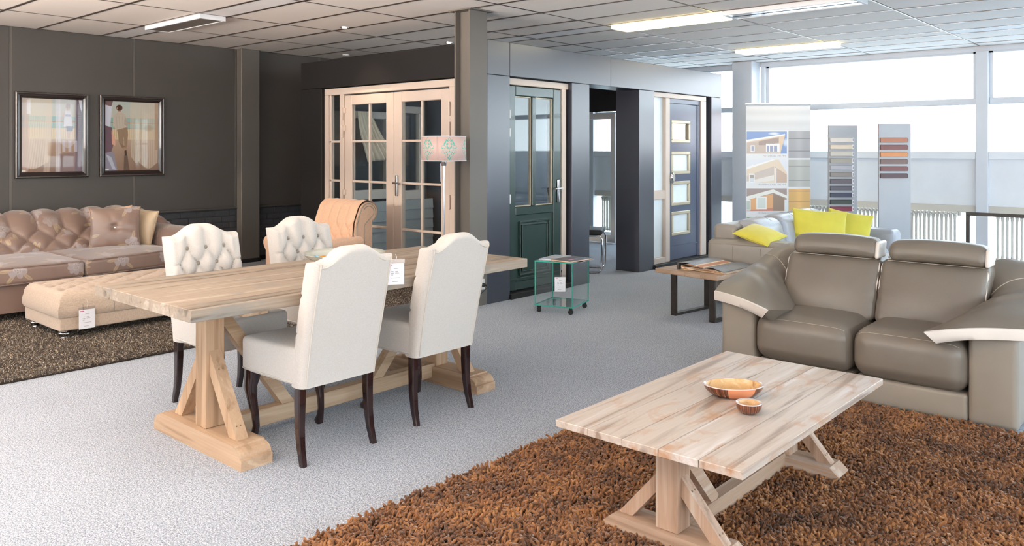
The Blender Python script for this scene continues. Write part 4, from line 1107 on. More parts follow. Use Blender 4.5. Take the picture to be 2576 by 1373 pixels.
# ------------------------------------------------------------------ floral satin sofa on the left
def floral():
    S = 768; rng = np.random.RandomState(5)
    cv = Canvas(S, S, (134, 109, 96))
    msk = np.zeros((S, S))
    def ell(cx, cy, rx, ry, rot, col, op, soft=0.25):
        for ox in (-1, 0, 1):
            for oy in (-1, 0, 1):
                if -0.2 < cx+ox < 1.2 and -0.2 < cy+oy < 1.2: cv.ell(cx+ox, cy+oy, rx, ry, col, op, soft, rot)
    pts = [(0.18, 0.2), (0.68, 0.12), (0.45, 0.5), (0.92, 0.48), (0.15, 0.75), (0.65, 0.82)]
    for (px, py) in pts:
        for k in range(5):
            a = rng.rand()*6.28; r = 0.09+0.03*rng.rand()
            x, y = px+r*math.cos(a), py+r*math.sin(a)
            ell(x, y, 0.055, 0.018, a, (176, 154, 124), 0.85)
            ell(x, y, 0.045, 0.003, a, (150, 122, 100), 0.9, 0.5)
        for k in range(9):
            a = k*0.7+rng.rand(); r = 0.052
            ell(px+r*math.cos(a), py+r*math.sin(a), 0.036, 0.028, a, (166, 154, 152), 0.9)
            ell(px+r*1.1*math.cos(a+0.2), py+r*1.1*math.sin(a+0.2), 0.020, 0.012, a, (162, 142, 136), 0.7)
        for k in range(6):
            a = k*1.05+rng.rand(); r = 0.022
            ell(px+r*math.cos(a), py+r*math.sin(a), 0.022, 0.015, a+0.8, (176, 166, 164), 0.85)
            ell(px+r*math.cos(a), py+r*math.sin(a), 0.014, 0.006, a+0.8, (150, 128, 120), 0.7)
    return cv.a
FL = floral()
M_floral, nt, b, t_ = imgmat('floral_satin', FL, 0.34, 0.6, box=1.15)
b.inputs['Sheen Weight'].default_value = 0.35; b.inputs['Anisotropic'].default_value = 0.4
M_satin = plain('brown_satin', (136, 110, 96), 0.36, var=0.05, sheen=0.3, bscale=12, bstr=0.2)
M_beige = plain('beige_satin', (196, 172, 140), 0.4, var=0.04, sheen=0.3, bscale=14, bstr=0.3)
fs = thing('floral_sofa', 'long brown satin buttoned sofa with silvery rose pattern along the left wall', 'sofa', (-8.4, 2.37, 0))
SX, SY = -8.4, 2.37
fx = lambda y: (-7.50-0.18*(y/1.3)**2) - SX
def tufted_back():
    prof = [(-8.50, 0.40), (-8.56, 0.50), (-8.64, 0.60), (-8.72, 0.69), (-8.79, 0.765), (-8.87, 0.808), (-8.96, 0.812), (-9.03, 0.775), (-9.06, 0.70), (-9.06, 0.60)]
    P = np.array([(a-SX, c_) for a, c_ in prof]); d = np.r_[0, np.cumsum(np.linalg.norm(np.diff(P, axis=0), axis=1))]
    nt_, ns = 70, 260
    tt = np.linspace(0, d[-1], nt_); X = np.interp(tt, d, P[:, 0]); Z = np.interp(tt, d, P[:, 1])
    X = np.convolve(np.pad(X, 4, 'edge'), np.ones(9)/9, 'valid'); Z = np.convolve(np.pad(Z, 4, 'edge'), np.ones(9)/9, 'valid')
    nx = np.gradient(Z); nz = -np.gradient(X); ln = np.hypot(nx, nz); nx /= ln; nz /= ln
    Y = np.linspace(-1.82, 1.82, ns)
    YY, TT = np.meshgrid(Y, tt, indexing='ij')
    t1 = 0.335
    dm = diamonds(YY, TT, t1, 0.235, 0.25, 0.4); pl = np.abs(np.sin(PI*YY/0.235))**0.45
    up = smooth((TT-t1)/0.03); q = dm*(1-up)+pl*up
    low = smooth((TT-0.06)/0.05); q = q*low+(1-low)*0.6
    endt = smooth((1.82-np.abs(YY))/0.10)
    q = q*0.05*endt
    # the back sweeps down toward the arms
    drop = smooth((np.abs(YY)-1.40)/0.45)
    Xg = X[None]+nx[None]*q; Zg = Z[None]+nz[None]*q
    Zg = Zg-drop*0.15*smooth((Zg-0.45)/0.3); Xg = Xg+drop*0.10*smooth((Zg-0.45)/0.2)
    return np.stack([Xg, YY, Zg], -1), (X, Z, tt, nx, nz)
G, (X_, Z_, tt_, nx_, nz_) = tufted_back()
m = MB(); m.grid(G)
bk = m.build('backrest', M_floral, fs, True, 80)
MB().box(-0.62, -0.16, -1.85, 1.85, 0.10, 0.45, 0.02).box(-0.66, -0.55, -1.80, 1.80, 0.10, 0.64, 0.02).build('frame', M_satin, fs)
for r_, tb_ in enumerate((0.335, 0.21)):
    off = 0 if r_ % 2 == 0 else 0.1175
    for k_ in range(-8, 9):
        y = k_*0.235+off
        if abs(y) < 1.72:
            i = int(np.argmin(abs(tt_-tb_))); o = MB().lathe([(0, 0.008), (0.009, 0.006), (0.012, 0.0)], n=8).build('button', M_satin, bk, True)
            o.location = (X_[i]+nx_[i]*0.008, y, Z_[i]+nz_[i]*0.008); o.rotation_euler = (0, math.atan2(nx_[i], nz_[i]), 0)
for (ya, yb) in ((-1.41, -0.475), (-0.465, 0.465), (0.475, 1.41)):
    ym = (ya+yb)/2; hw = (yb-ya)/2
    def cf(Wv, U, ym=ym, hw=hw):
        Wv = Wv.copy(); f = (Wv[:, 0]+0.10)/0.9; tgt = np.array([fx(y) for y in Wv[:, 1]])
        Wv[:, 0] = -0.10+(Wv[:, 0]+0.10)/0.90*(tgt+0.10)
        fr = np.clip((U[:, 0]-0.9)/0.1, 0, 1)
        Wv[:, 0] += 0.004*np.sin(Wv[:, 1]*110)*fr
        return Wv
    cu_ = MB().rbox((0.35, ym, 0.405), (0.45, hw, 0.075), 0.03, 22, (0, 0, 0.03), cf).build('seat_cushion', M_floral, fs, True, 60)
    pts = [(fx(y)-0.006, y, 0.474+0.003) for y in np.linspace(ya+0.02, yb-0.02, 24)]
    MB().tube(pts, 0.005, 5).tube([(p[0], p[1], 0.338) for p in pts], 0.005, 5).build('piping', M_satin, cu_, True)
poly = [(-0.62, -1.80)]+[(fx(y)-0.035, y) for y in np.linspace(-1.80, 1.80, 40)]+[(-0.62, 1.80)]
MB().prism(poly, 0.10, 0.325, 'z').build('base', M_floral, fs, True, 30)
for s in (-1, 1):
    pr = [(1.40, 0.30), (1.41, 0.50), (1.43, 0.58)]
    for k_ in range(11):
        a = PI*(1.0-k_/10*1.25); pr.append((1.575+0.145*math.cos(a), 0.575+0.10*math.sin(a)))
    pr += [(1.60, 0.46), (1.60, 0.12), (1.40, 0.12)]
    MB().prism([(y*s, z) for y, z in pr][::s], -0.52, 0.60, 'x').build('arm', M_floral, fs, True, 45)
    MB().prism([((1.56+(y-1.56)*0.86)*s, 0.36+(z-0.36)*0.94) for y, z in pr][::s], 0.60, 0.625, 'x').build('arm_front', M_satin, fs, True, 45)
for x, y in ((-0.5, -1.65), (-0.5, 1.65), (0.42, -1.5), (0.42, 1.5)):
    MB().lathe([(0.035, 0), (0.04, 0.03), (0.025, 0.05), (0.045, 0.08), (0.045, 0.10)], (x, y, 0), 14).build('leg', M_mahog, fs, True)

# cushions
def pillow(name, label, w, h, th, mat, loc, rot, tuft=False, grp=None):
    n = 34; s_ = np.sin(np.linspace(-1, 1, n)*PI/2); S, T = np.meshgrid(s_, s_, indexing='ij')
    X = S*w/2*(1-0.07*(1-T**2)); Z = T*h/2*(1-0.07*(1-S**2))
    th_ = th/2*np.clip((1-S**2)*(1-T**2), 0, 1)**0.42
    wr = 0.006*np.sin(S*9+T*5)*np.cos(T*7-S*3)*(np.abs(S*T))
    if tuft:
        r = np.hypot(X, Z); th_ = th_*(1-0.62*np.exp(-(r/0.035)**2)); ang = np.arctan2(Z, X); th_ = th_*(1-0.16*np.abs(np.cos(ang*3+0.4))**10*np.exp(-(r/0.16)**2))
    m = MB(); m.grid(np.stack([X, -th_+wr, Z], -1)); m.grid(np.stack([X, th_+wr, Z], -1), flip=True)
    o = m.build(name, mat, None, True, 75, merge=True); o.location = loc; o.rotation_euler = rot
    tag(o, label, 'cushion', grp)
    e = [(X[i, 0], 0, Z[i, 0]) for i in range(n)]+[(X[-1, i], 0, Z[-1, i]) for i in range(n)]+[(X[i, -1], 0, Z[i, -1]) for i in range(n-1, -1, -1)]+[(X[0, i], 0, Z[0, i]) for i in range(n-1, -1, -1)]
    MB().tube(e, 0.003, 5).build('piping', mat, o, True)
    if tuft:
        b_ = MB().lathe([(0, 0.006), (0.008, 0.004), (0.010, 0)], n=10).build('button', M_chrome, o, True); b_.location = (0, -th/2*0.38-0.002, 0); b_.rotation_euler = (PI/2, 0, 0)
    return o
GC = 'cushions on the floral sofa'
pillow('cushion', 'square floral satin cushion with a centre button in the right corner of the floral sofa', 0.46, 0.42, 0.15, M_floral, (-8.27, 3.40, 0.675), (math.radians(-14), 0, math.radians(66)), True, GC)
pillow('cushion', 'plain beige satin cushion wedged against the right arm of the floral sofa', 0.40, 0.38, 0.16, M_beige, (-8.36, 3.68, 0.66), (math.radians(-12), math.radians(6), math.radians(20)), False, GC)
pillow('cushion', 'peach cushion peeping out behind the square floral cushion', 0.40, 0.38, 0.08, plain('peach_satin', (206, 172, 146), 0.45), (-8.47, 3.46, 0.68), (math.radians(-20), math.radians(-6), math.radians(70)), False, GC)

# ------------------------------------------------------------------ buttoned ottoman
M_peach = fabric('warm_beige_linen', (180, 158, 138), (204, 184, 164), 380)
ot = thing('ottoman', 'long beige buttoned ottoman bench on silver bun feet in front of the floral sofa', 'ottoman', (-6.90, 2.90, 0.0))
HX, HY = 0.385, 0.63
nU, nV = 90, 130
su = np.sin(np.linspace(-1, 1, nU)*PI/2*0.999); sv_ = np.linspace(-1, 1, nV)
U_, V_ = np.meshgrid(su, sv_, indexing='ij')
x = U_*HX; y = V_*HY
de = np.minimum((1-np.abs(U_))*HX, (1-np.abs(V_))*HY); e = np.sqrt(np.clip(1-(1-np.clip(de/0.07, 0, 1))**2, 0, 1))
a_ = x/0.22+y/0.23; b_ = x/0.22-y/0.23
q = (np.abs(np.sin(PI*(a_+0.5)))*np.abs(np.sin(PI*(b_+0.5))))**0.4
inn = smooth((de-0.05)/0.05); q = q*inn+(1-inn)*0.9
z = 0.275+0.075*e+0.034*q*e
m = MB(); m.grid(np.stack([x, y, z], -1))
ring_ = np.concatenate([np.stack([x[:, 0], y[:, 0]], -1), np.stack([x[-1, :], y[-1, :]], -1)[1:], np.stack([x[::-1, -1], y[::-1, -1]], -1)[1:], np.stack([x[0, ::-1], y[0, ::-1]], -1)[1:]])
zz = np.array([0.275, 0.25, 0.215, 0.19]); off = np.array([1.0, 1.012, 1.01, 0.985])
R = np.stack([np.stack([ring_[:, 0]*o_, ring_[:, 1]*(1+(o_-1)*HX/HY), np.full(len(ring_), z_)], -1) for o_, z_ in zip(off, zz)], 1)
# vertical pleats on the sides under the button columns
m.grid(R)
top = m.build('cushion_top', M_peach, ot, True, 60, merge=True)
MB().rbox((0, 0, 0.14), (HX-0.012, HY-0.012, 0.052), 0.012, 5).build('plinth_band', M_peach, ot, True)
for i in range(-2, 3):
    for j in range(-5, 6):
        if (i+j) % 2: continue
        bx, by = i*0.11, j*0.115
        if abs(bx) < HX-0.09 and abs(by) < HY-0.08: button(top, (bx, by, 0.352), 0.011, M_peach, 'z')
for by in np.arange(-0.46, 0.5, 0.23):
    for s in (-1, 1): MB().tube([(s*(HX+0.004), by, 0.195), (s*(HX+0.005), by, 0.25), (s*(HX-0.01), by, 0.30), (s*(HX-0.05), by, 0.345)], 0.0035, 5).build('pleat', M_linen_dk, top, True)
for s in (-1, 1): MB().tube([(s*(HX-0.008), -HY+0.003, 0.195), (s*(HX-0.004), -HY-0.002, 0.25), (s*(HX-0.03), -HY+0.02, 0.31)], 0.0035, 5).build('pleat', M_linen_dk, top, True)
fprof = [(0.022, 0.012), (0.028, 0.016), (0.032, 0.026), (0.026, 0.034), (0.024, 0.038), (0.034, 0.046), (0.044, 0.058), (0.044, 0.066), (0.036, 0.076), (0.028, 0.080), (0.034, 0.088)]
for sx in (-1, 1):
    for sy in (-1, 1): MB().lathe(fprof, (sx*(HX-0.085), sy*(HY-0.07), 0.0), 20).build('leg', M_chrome, ot, True, 80)

# hanging price tags
def price_tag(loc, rz, w, h, label, hook=0.06, tilt=0.0):
    t = thing('price_tag', label, 'tag', loc, rz)
    t.rotation_euler = (0, tilt, rz)
    c_ = MB().box(-w/2, w/2, -0.001, 0.001, -h, 0).build('card', M_paper, t)
    MB().box(-w/2-0.003, w/2+0.003, -0.001, 0.0, 0.001, 0.022).build('sleeve', M_clearplastic, t)
    MB().tube([(0, 0, 0.015), (0.006, 0, 0.015+hook*0.5), (0, 0.004, 0.015+hook)], 0.0012, 5).build('string', M_clearplastic if False else M_inkwhite, t, True)
    MB().box(-w*0.42, -w*0.18, -0.0015, -0.001, -h*0.09, -h*0.05).build('red_mark', M_inkred, c_)
    ln = []
    for k_, (a, b_, zz_) in enumerate([(-0.1, 0.16, 0.24), (-0.26, -0.12, 0.38), (-0.02, 0.14, 0.38), (-0.26, -0.1, 0.46), (-0.02, 0.2, 0.46), (-0.26, -0.14, 0.54), (-0.26, 0.28, 0.68), (-0.2, 0.12, 0.86)]):
        ln.append((a*w, b_*w, -h*zz_-0.0012, -h*zz_+0.0012))
    mm = MB()
    for a, b_, z0, z1 in ln: mm.box(a, b_, -0.0014, -0.001, z0, z1)
    tag(mm.build('print', M_ink, c_), kind='stuff')
    return t
price_tag((-6.492, 2.46, 0.238), PI/2, 0.115, 0.145, 'white price tag hanging from the front of the beige ottoman')
price_tag((-3.10, 2.63, 0.885), PI/2-0.6, 0.085, 0.105, 'white price tag hanging from the backrest corner of the nearest dining chair', 0.03)

# ------------------------------------------------------------------ peach armchair
M_peachv = fabric('peach_linen', (206, 166, 136), (222, 184, 156), 380)
ac = thing('armchair', 'peach buttoned armchair with rolled back in front of the white double doors', 'chair', (-6.62, 4.85, 0.016))
def rollback():
    prof = [(0.02, 0.40), (0.00, 0.50), (-0.01, 0.62), (0.0, 0.72), (0.03, 0.80), (0.06, 0.87)]
    for k_ in range(13):
        a = PI*0.80-k_/12*PI*1.35; prof.append((0.155+0.105*math.cos(a), 0.825+0.095*math.sin(a)))
    P = np.array(prof); d = np.r_[0, np.cumsum(np.linalg.norm(np.diff(P, axis=0), axis=1))]
    tt = np.linspace(0, d[-1], 80); Yp = np.interp(tt, d, P[:, 0]); Z = np.interp(tt, d, P[:, 1])
    ny = -np.gradient(Z); nz = np.gradient(Yp); ln = np.hypot(ny, nz); ny /= ln; nz /= ln
    X = np.linspace(-0.33, 0.30, 70); XX, TT = np.meshgrid(X, tt, indexing='ij')
    dm = diamonds(XX, TT, 0.34, 0.14, 0.2); pl = np.abs(np.sin(PI*XX/0.14))**0.5; up = smooth((TT-0.34)/0.03); q = dm*(1-up)+pl*up
    e = smooth((0.315-np.abs(XX+0.015))/0.05); q = q*e+(1-e)*0.9
    q = q*0.022
    return np.stack([XX, Yp[None]+ny[None]*q, Z[None]+nz[None]*q], -1), prof
G, prof = rollback()
mb_ = MB(); mb_.grid(G, flip=True); bk = mb_.build('backrest', M_peachv, ac, True, 80)
side = [(y, z) for y, z in prof]+[(0.155, 0.74), (0.20, 0.40)]
for x0, x1 in ((0.29, 0.315), (-0.345, -0.32)): MB().prism(side, x0, x1, 'x').build('side_panel', M_peachv, bk)
MB().tube([(0.318, y*0.9+0.012, z*0.985+0.003) for y, z in prof[:17]], 0.005, 6).build('piping', M_linen_dk, bk, True)
MB().tube([(0.318, 0.155+(y-0.155)*0.6, 0.825+(z-0.825)*0.6) for y, z in prof[5:17]]+[(0.318, 0.10, 0.70), (0.318, 0.10, 0.45)], 0.004, 6).build('piping', M_linen_dk, bk, True)
MB().box(-0.33, 0.30, 0.06, 0.22, 0.12, 0.76, 0.01).build('back_frame', M_peachv, ac)
MB().rbox((-0.01, -0.22, 0.40), (0.28, 0.30, 0.085), 0.04, 6, (0, 0, 0.02)).build('seat_cushion', M_peachv, ac, True)
MB().rbox((-0.01, -0.18, 0.22), (0.36, 0.36, 0.10), 0.02, 4).build('base', M_peachv, ac, True)
for s in (-1, 1):
    pr = [(0.29, 0.13), (0.29, 0.50)]+[(0.345+0.07*math.cos(PI-k_/10*PI*1.2), 0.535+0.065*math.sin(PI-k_/10*PI*1.2)) for k_ in range(11)]+[(0.37, 0.46), (0.37, 0.13)]
    MB().prism([(x*s-0.01, z) for x, z in pr][::-s], -0.55, 0.03, 'y').build('arm', M_peachv, ac, True, 40)
for x, y in ((-0.3, -0.48), (0.3, -0.48), (-0.3, 0.14), (0.3, 0.14)): MB().lathe([(0.018, 0), (0.022, 0.06), (0.028, 0.12)], (x, y, 0), 12).build('leg', M_mahog, ac, True)

# ------------------------------------------------------------------ floor lamp
def damask(n=6):
    W_, H_ = 1200, 192
    cv = Canvas(W_, H_, (204, 174, 164)); teal = (84, 176, 162)
    asp = W_/H_
    for k in range(n):
        cx = (k+0.5)/n
        def E(dx, dy, rx, ry, rot=0, op=0.9, hollow=0.0):
            for s in (-1, 1):
                for wx in (0,):
                    X = (cv.X-cx-s*dx/asp)*asp; Y = cv.Y-0.5-dy
                    c, q = math.cos(rot*s), math.sin(rot*s); u = (X*c+Y*q)/rx; v = (-X*q+Y*c)/ry; d = u*u+v*v
                    mk = (d < 1).astype(float)
                    if hollow: mk *= (d > hollow)
                    cv.mix(mk, teal, op)
        E(0, -0.38, 0.05, 0.07, 0, 0.9, 0.4); E(0.10, -0.32, 0.07, 0.035, -0.5); E(0.19, -0.22, 0.035, 0.10, -0.5); E(0.09, -0.18, 0.05, 0.04, 0.4)
        E(0.10, -0.08, 0.03, 0.05, 0.3); E(0.05, -0.02, 0.05, 0.03, 0.9); E(0, 0.02, 0.03, 0.03, 0, 0.9, 0.3); E(0, 0.12, 0.035, 0.035)
        E(0.26, -0.06, 0.10, 0.075, 0.3, 0.85, 0.62); E(0.30, -0.02, 0.045, 0.02, 0.2); E(0.17, 0.0, 0.05, 0.025, 0.5, 0.8, 0.5)
        E(0.28, 0.14, 0.06, 0.06, 0, 0.8, 0.6); E(0.20, 0.20, 0.02, 0.05, 0.7); E(0.12, 0.17, 0.02, 0.045, 0.9); E(0.08, 0.24, 0.018, 0.05, 0.5)
        E(0.11, 0.30, 0.05, 0.05, 0, 0.8, 0.6); E(0.05, 0.38, 0.045, 0.03, -0.6); E(0, 0.44, 0.03, 0.03); E(0.0, 0.30, 0.02, 0.05); E(0.13, 0.10, 0.10, 0.02, -0.5, 0.8, 0.4)
    return cv.a
M_shade, nt, b, t_ = imgmat('damask_shade', damask(), 0.6, 0.35)
b.inputs['Sheen Weight'].default_value = 0.3
fl_ = thing('floor_lamp', 'tall chrome floor lamp with pink drum shade printed with teal damask', 'lamp', (-5.15, 4.92, 0))
MB().lathe([(0.0, 0.0), (0.14, 0.0), (0.145, 0.006), (0.14, 0.014), (0.02, 0.022), (0.012, 0.03)], n=36).build('base', M_chrome, fl_, True, 40)
MB().tube([(0, 0, 0.02), (0, 0, 1.36)], 0.0095, 12).build('pole', M_chrome, fl_, True)
MB().lathe([(0.018, 1.31), (0.022, 1.315), (0.022, 1.36), (0.012, 1.365)], n=16).build('socket', M_chrome, fl_, True)
MB().tube([(-0.025, -0.02, 1.33), (-0.025, -0.02, 1.18)], 0.0012, 5).lathe([(0.001, 0), (0.004, 0.004), (0.004, 0.012), (0.001, 0.015)], (-0.025, -0.02, 1.165), 8).build('pull_cord', M_chrome, fl_, True)
nsh = 72; V = []; F = []; r_ = 0.198
for k_ in range(nsh+1):
    a = 2*PI*k_/nsh
    V += [(r_*math.cos(a), r_*math.sin(a), 1.356), (r_*0.985*math.cos(a), r_*0.985*math.sin(a), 1.568)]
for k_ in range(nsh): F.append((2*k_, 2*k_+2, 2*k_+3, 2*k_+1))
me = bpy.data.meshes.new('lamp_shade'); me.from_pydata(V, [], F); uv = me.uv_layers.new(name='uv')
for p in me.polygons:
    k_ = p.index
    for li, (uu, vv) in zip(p.loop_indices, ((k_, 0), (k_+1, 0), (k_+1, 1), (k_, 1))): uv.data[li].uv = (uu/nsh, vv)
me.materials.append(M_shade); me.polygons.foreach_set('use_smooth', [True]*len(me.polygons))
o = bpy.data.objects.new('lamp_shade', me); C.objects.link(o); o.parent = fl_; o.rotation_euler = (0, 0, math.radians(-60))
sm_ = o.modifiers.new('t', 'SOLIDIFY'); sm_.thickness = 0.003
MB().tube([(r_*math.cos(a), r_*math.sin(a), 1.356) for a in np.linspace(0, 2*PI, 60)], 0.003, 5, False).tube([(r_*0.985*math.cos(a), r_*0.985*math.sin(a), 1.568) for a in np.linspace(0, 2*PI, 60)], 0.003, 5, False).build('shade_rim', M_paper, fl_, True)

# ------------------------------------------------------------------ glass cube table on castors
gc = thing('glass_cube_table', 'clear glass cube side table on small black castors', 'table', (-4.51, 5.785, 0), math.radians(15.5))
hx, hy, t0 = 0.182, 0.20, 0.010
Z0, Z1 = 0.062, 0.462
def gp(x0, x1, y0, y1, z0, z1):
    p = MB().box(x0, x1, y0, y1, z0, z1).build('glass_panel', M_gglass, gc); return p
gp(-hx, hx, -hy, hy, Z1-t0, Z1); gp(-hx, hx, -hy, hy, Z0, Z0+t0)
gp(-hx, -hx+t0, -hy, hy, Z0+t0, Z1-t0); gp(hx-t0, hx, -hy, hy, Z0+t0, Z1-t0)
e = 0.0035
for (a, b_) in (((-hx, -hy), (hx, -hy)), ((hx, -hy), (hx, hy)), ((-hx, -hy), (-hx, hy)), ((-hx, hy), (hx, hy))):
    for zc in (Z0+t0/2, Z1-t0/2): MB().obox((*a, zc), (*b_, zc), e, t0*0.9).build('glass_edge', M_gedge, gc)
for sx in (-1, 1):
    for sy in (-1, 1): MB().obox((sx*(hx-t0/2), sy*hy, Z0), (sx*(hx-t0/2), sy*hy, Z1), t0*0.9, e, (0, 1, 0)).build('glass_edge', M_gedge, gc)
for sx in (-1, 1):
    for sy in (-1, 1):
        c_ = MB().lathe([(0.004, -0.011), (0.020, -0.011), (0.023, -0.006), (0.023, 0.006), (0.020, 0.011), (0.004, 0.011)], n=16).build('castor', M_rubber, gc, True)
        c_.location = (sx*(hx-0.03), sy*(hy-0.03), 0.023); c_.rotation_euler = (PI/2, 0, 0.7*sx)
        h_ = MB().rbox((0, 0.026, 0), (0.014, 0.010, 0.015), 0.006, 2).build('castor_housing', M_rubber, c_, True)
price_tag((-4.545, 5.80, 0.292), math.radians(41), 0.098, 0.132, 'white price tag hanging inside the glass cube table', 0.125)
def mag(name, label, loc, rz, w, d, h, mc, mp, cat='magazine'):
    t = thing(name, label, cat, loc, rz)
    MB().box(-w/2+0.002, w/2-0.002, -d/2+0.002, d/2-0.002, 0.001, h-0.001).build('pages', mp, t)
    MB().box(-w/2, w/2, -d/2, d/2, h-0.001, h+0.0005).box(-w/2, w/2, -d/2, d/2, 0, 0.001).box(-w/2, -w/2+0.0015, -d/2, d/2, 0.001, h-0.001).build('cover', mc, t)
    return t
cv = Canvas(200, 260, (196, 202, 212)); rg = np.random.RandomState(2)
for k_ in range(14):
    x, y = rg.rand(2); cv.poly([(x, y), (x+0.3*rg.rand(), y+0.1), (x+0.2, y+0.35*rg.rand()), (x-0.1, y+0.2)], tuple(rg.choice([(150, 160, 176), (226, 222, 226), (214, 178, 160), (110, 124, 138)][i] for i in [rg.randint(4)])[0]) if False else [(150, 160, 176), (226, 222, 226), (214, 188, 176), (120, 134, 148)][rg.randint(4)], 0.8)
M_mag1 = imgmat('photo_cover', cv.a, 0.3, 0.5)[0]
a = mag('magazine', 'thin magazine with pale photo cover on the left of the glass cube', (-4.60, 5.80, 0.463), math.radians(12), 0.17, 0.33, 0.005, M_mag1, M_paper)
o = quad_uv('cover_photo', [(-0.085, -0.165, 0.0062), (0.085, -0.165, 0.0062), (0.085, 0.165, 0.0062), (-0.085, 0.165, 0.0062)], M_mag1, a)
M_blackcover = plain('charcoal_cover', (92, 90, 94), 0.35, var=0.04)
M_pgtan = plain('tan_pages', (214, 180, 158), 0.7)
a = mag('book', 'charcoal brochure with pink and white lettering on the right of the glass cube', (-4.40, 5.78, 0.463), math.radians(-2), 0.22, 0.31, 0.012, M_blackcover, M_pgtan, 'book')
for i, (mt, x) in enumerate(((M_inkred, 0.01), (M_inkwhite, 0.035))):
    MB().box(x, x+0.010, -0.09, 0.03, 0.0126, 0.0130).build('lettering', mt, a)
a = mag('booklet', 'white booklet sticking out from under the charcoal brochure', (-4.345, 5.83, 0.4625), math.radians(8), 0.16, 0.27, 0.0004, M_paper, M_paper)

# ------------------------------------------------------------------ steel legged side table with catalogue
M_sidew = wood('brown_oak_top', (176, 148, 124), (194, 168, 146), (146, 116, 94), 0, 1.0, 0.4, 0.5, False, 0.1)
M_rawsteel = plain('raw_steel', (74, 68, 64), 0.35, metal=0.7, var=0.15, vscale=14)
sd = thing('side_table', 'square oak side table on two black steel loop legs beside the sofa', 'table', (-3.40, 6.47, 0), math.radians(-7))
for i in range(4):
    MB().box(-0.32+0.16*i+0.0006, -0.32+0.16*(i+1)-0.0006, -0.36, 0.36, 0.375, 0.412, 0.004).build('board', M_sidew, sd)
for s in (-1, 1):
    x = s*0.20
    m = MB(); m.box(x-0.028, x+0.028, -0.26, -0.235, 0.02, 0.375, 0.002).box(x-0.028, x+0.028, 0.235, 0.26, 0.02, 0.375, 0.002).box(x-0.028, x+0.028, -0.26, 0.26, 0.0, 0.022, 0.002).box(x-0.028, x+0.028, -0.235, 0.235, 0.355, 0.375, 0.002)
    m.build('leg', M_rawsteel, sd)
bk_ = thing('catalogue', 'thick well thumbed catalogue with grey cover lying on the side table', 'book', (-3.34, 6.46, 0.4125), math.radians(-4))
nx_p = 30
for L_, col in enumerate([(226, 196, 160), (236, 212, 180), (206, 160, 124), (240, 222, 196), (214, 176, 140), (232, 204, 170), (196, 140, 112), (238, 216, 186)]):
    pts = []
    z_of = lambda u, l: 0.004+0.0055*l*(0.9+0.25*math.sin(u*9+l*0.8))*(1-0.75*smooth(np.array((u-0.62)/0.38)))+0.004*math.sin(u*5+l)
    top_ = [( -0.20+0.42*i/nx_p, float(z_of(i/nx_p, L_))) for i in range(nx_p+1)]
    poly = [(x, z) for x, z in top_]+[(x, max(z-0.0042, 0.001)) for x, z in top_[::-1]]
    MB().prism(poly, -0.235+0.004*(L_ % 3), 0.235-0.003*(L_ % 2), 'y').build('page_block', plain('page_%d' % L_, col, 0.7, var=0.1, vscale=60), bk_)
top_ = [(-0.215+0.445*i/nx_p, float(z_of(i/nx_p, 8))+0.004) for i in range(nx_p+1)]
MB().prism([(x, z+0.003) for x, z in top_]+[(x, z) for x, z in top_[::-1]], -0.245, 0.245, 'y').build('cover', plain('grey_cover', (120, 122, 130), 0.35, var=0.05, vscale=20), bk_, True, 30)
MB().box(-0.235, -0.212, -0.245, 0.245, 0.0, 0.058, 0.002).build('spine', plain('dark_spine', (72, 66, 64), 0.6), bk_)
for i in range(2):
    MB().box(0.10+0.05*i, 0.112+0.05*i, -0.05, 0.06, 0.0185-0.004*i, 0.0190-0.004*i).build('lettering', M_inkwhite, bk_)

# ------------------------------------------------------------------ sectional sofa with yellow cushions
M_leath2 = leather('grey_leather', (142, 135, 128), 0.36)
M_leathb = leather('grey_blue_leather', (160, 162, 170), 0.34)
ss = thing('corner_sofa', 'grey leather sofa behind the recliner, carrying yellow cushions', 'sofa', (-3.68, 6.93, 0))
def rs(name, x0, x1, y0, y1, z0, z1, r, mt, puff=(0, 0, 0), par=None, fn=None, n=6):
    return MB().rbox(((x0+x1)/2, (y0+y1)/2, (z0+z1)/2), ((x1-x0)/2, (y1-y0)/2, (z1-z0)/2), r, n, puff, fn).build(name, mt, par or ss, True, 60)
ar = rs('arm', 0.0, 1.08, 0.0, 0.26, 0.10, 0.615, 0.055, M_leath2, (0, 0.01, 0.012))
MB().tube([(0.02, 0.004, 0.575), (0.55, -0.006, 0.583), (1.06, 0.004, 0.575)], 0.003, 5).build('seam', M_leath2, ar, True)
for xx in (0.27, 0.54, 0.81): MB().tube([(xx, -0.008, 0.56), (xx, -0.009, 0.35), (xx, -0.004, 0.14)], 0.0022, 5).build('seam', M_leath2, ar, True)
rs('arm', 0.0, 1.10, 1.97, 2.23, 0.10, 0.615, 0.055, M_leathb, (0, 0.01, 0.012))
rs('back_frame', 0.0, 0.25, 0.12, 2.10, 0.10, 0.745, 0.05, M_leath2, (0, 0, 0.01))
rs('base', 0.05, 1.05, 0.2, 2.0, 0.10, 0.30, 0.03, M_leath2)
for i in range(3):
    y0 = 0.27+i*0.567
    def bf(W, U): 
        W = W.copy(); W[:, 0] -= 0.10*(W[:, 2]-0.42)/0.36; return W
    cs = rs('back_cushion', 0.24, 0.48, y0, y0+0.56, 0.42, 0.775+0.012*i, 0.07, M_leathb, (0.02, 0.004, 0.02), None, bf, 8)
    MB().tube([(0.24, y0+0.28, 0.797+0.012*i), (0.33, y0+0.28, 0.80+0.012*i), (0.41, y0+0.28, 0.765)], 0.002, 5).build('seam', M_leath2, cs, True)
for i in range(2): rs('seat_cushion', 0.42, 1.06, 0.27+i*0.85, 1.11+i*0.85, 0.28, 0.44, 0.05, M_leathb, (0, 0, 0.02))
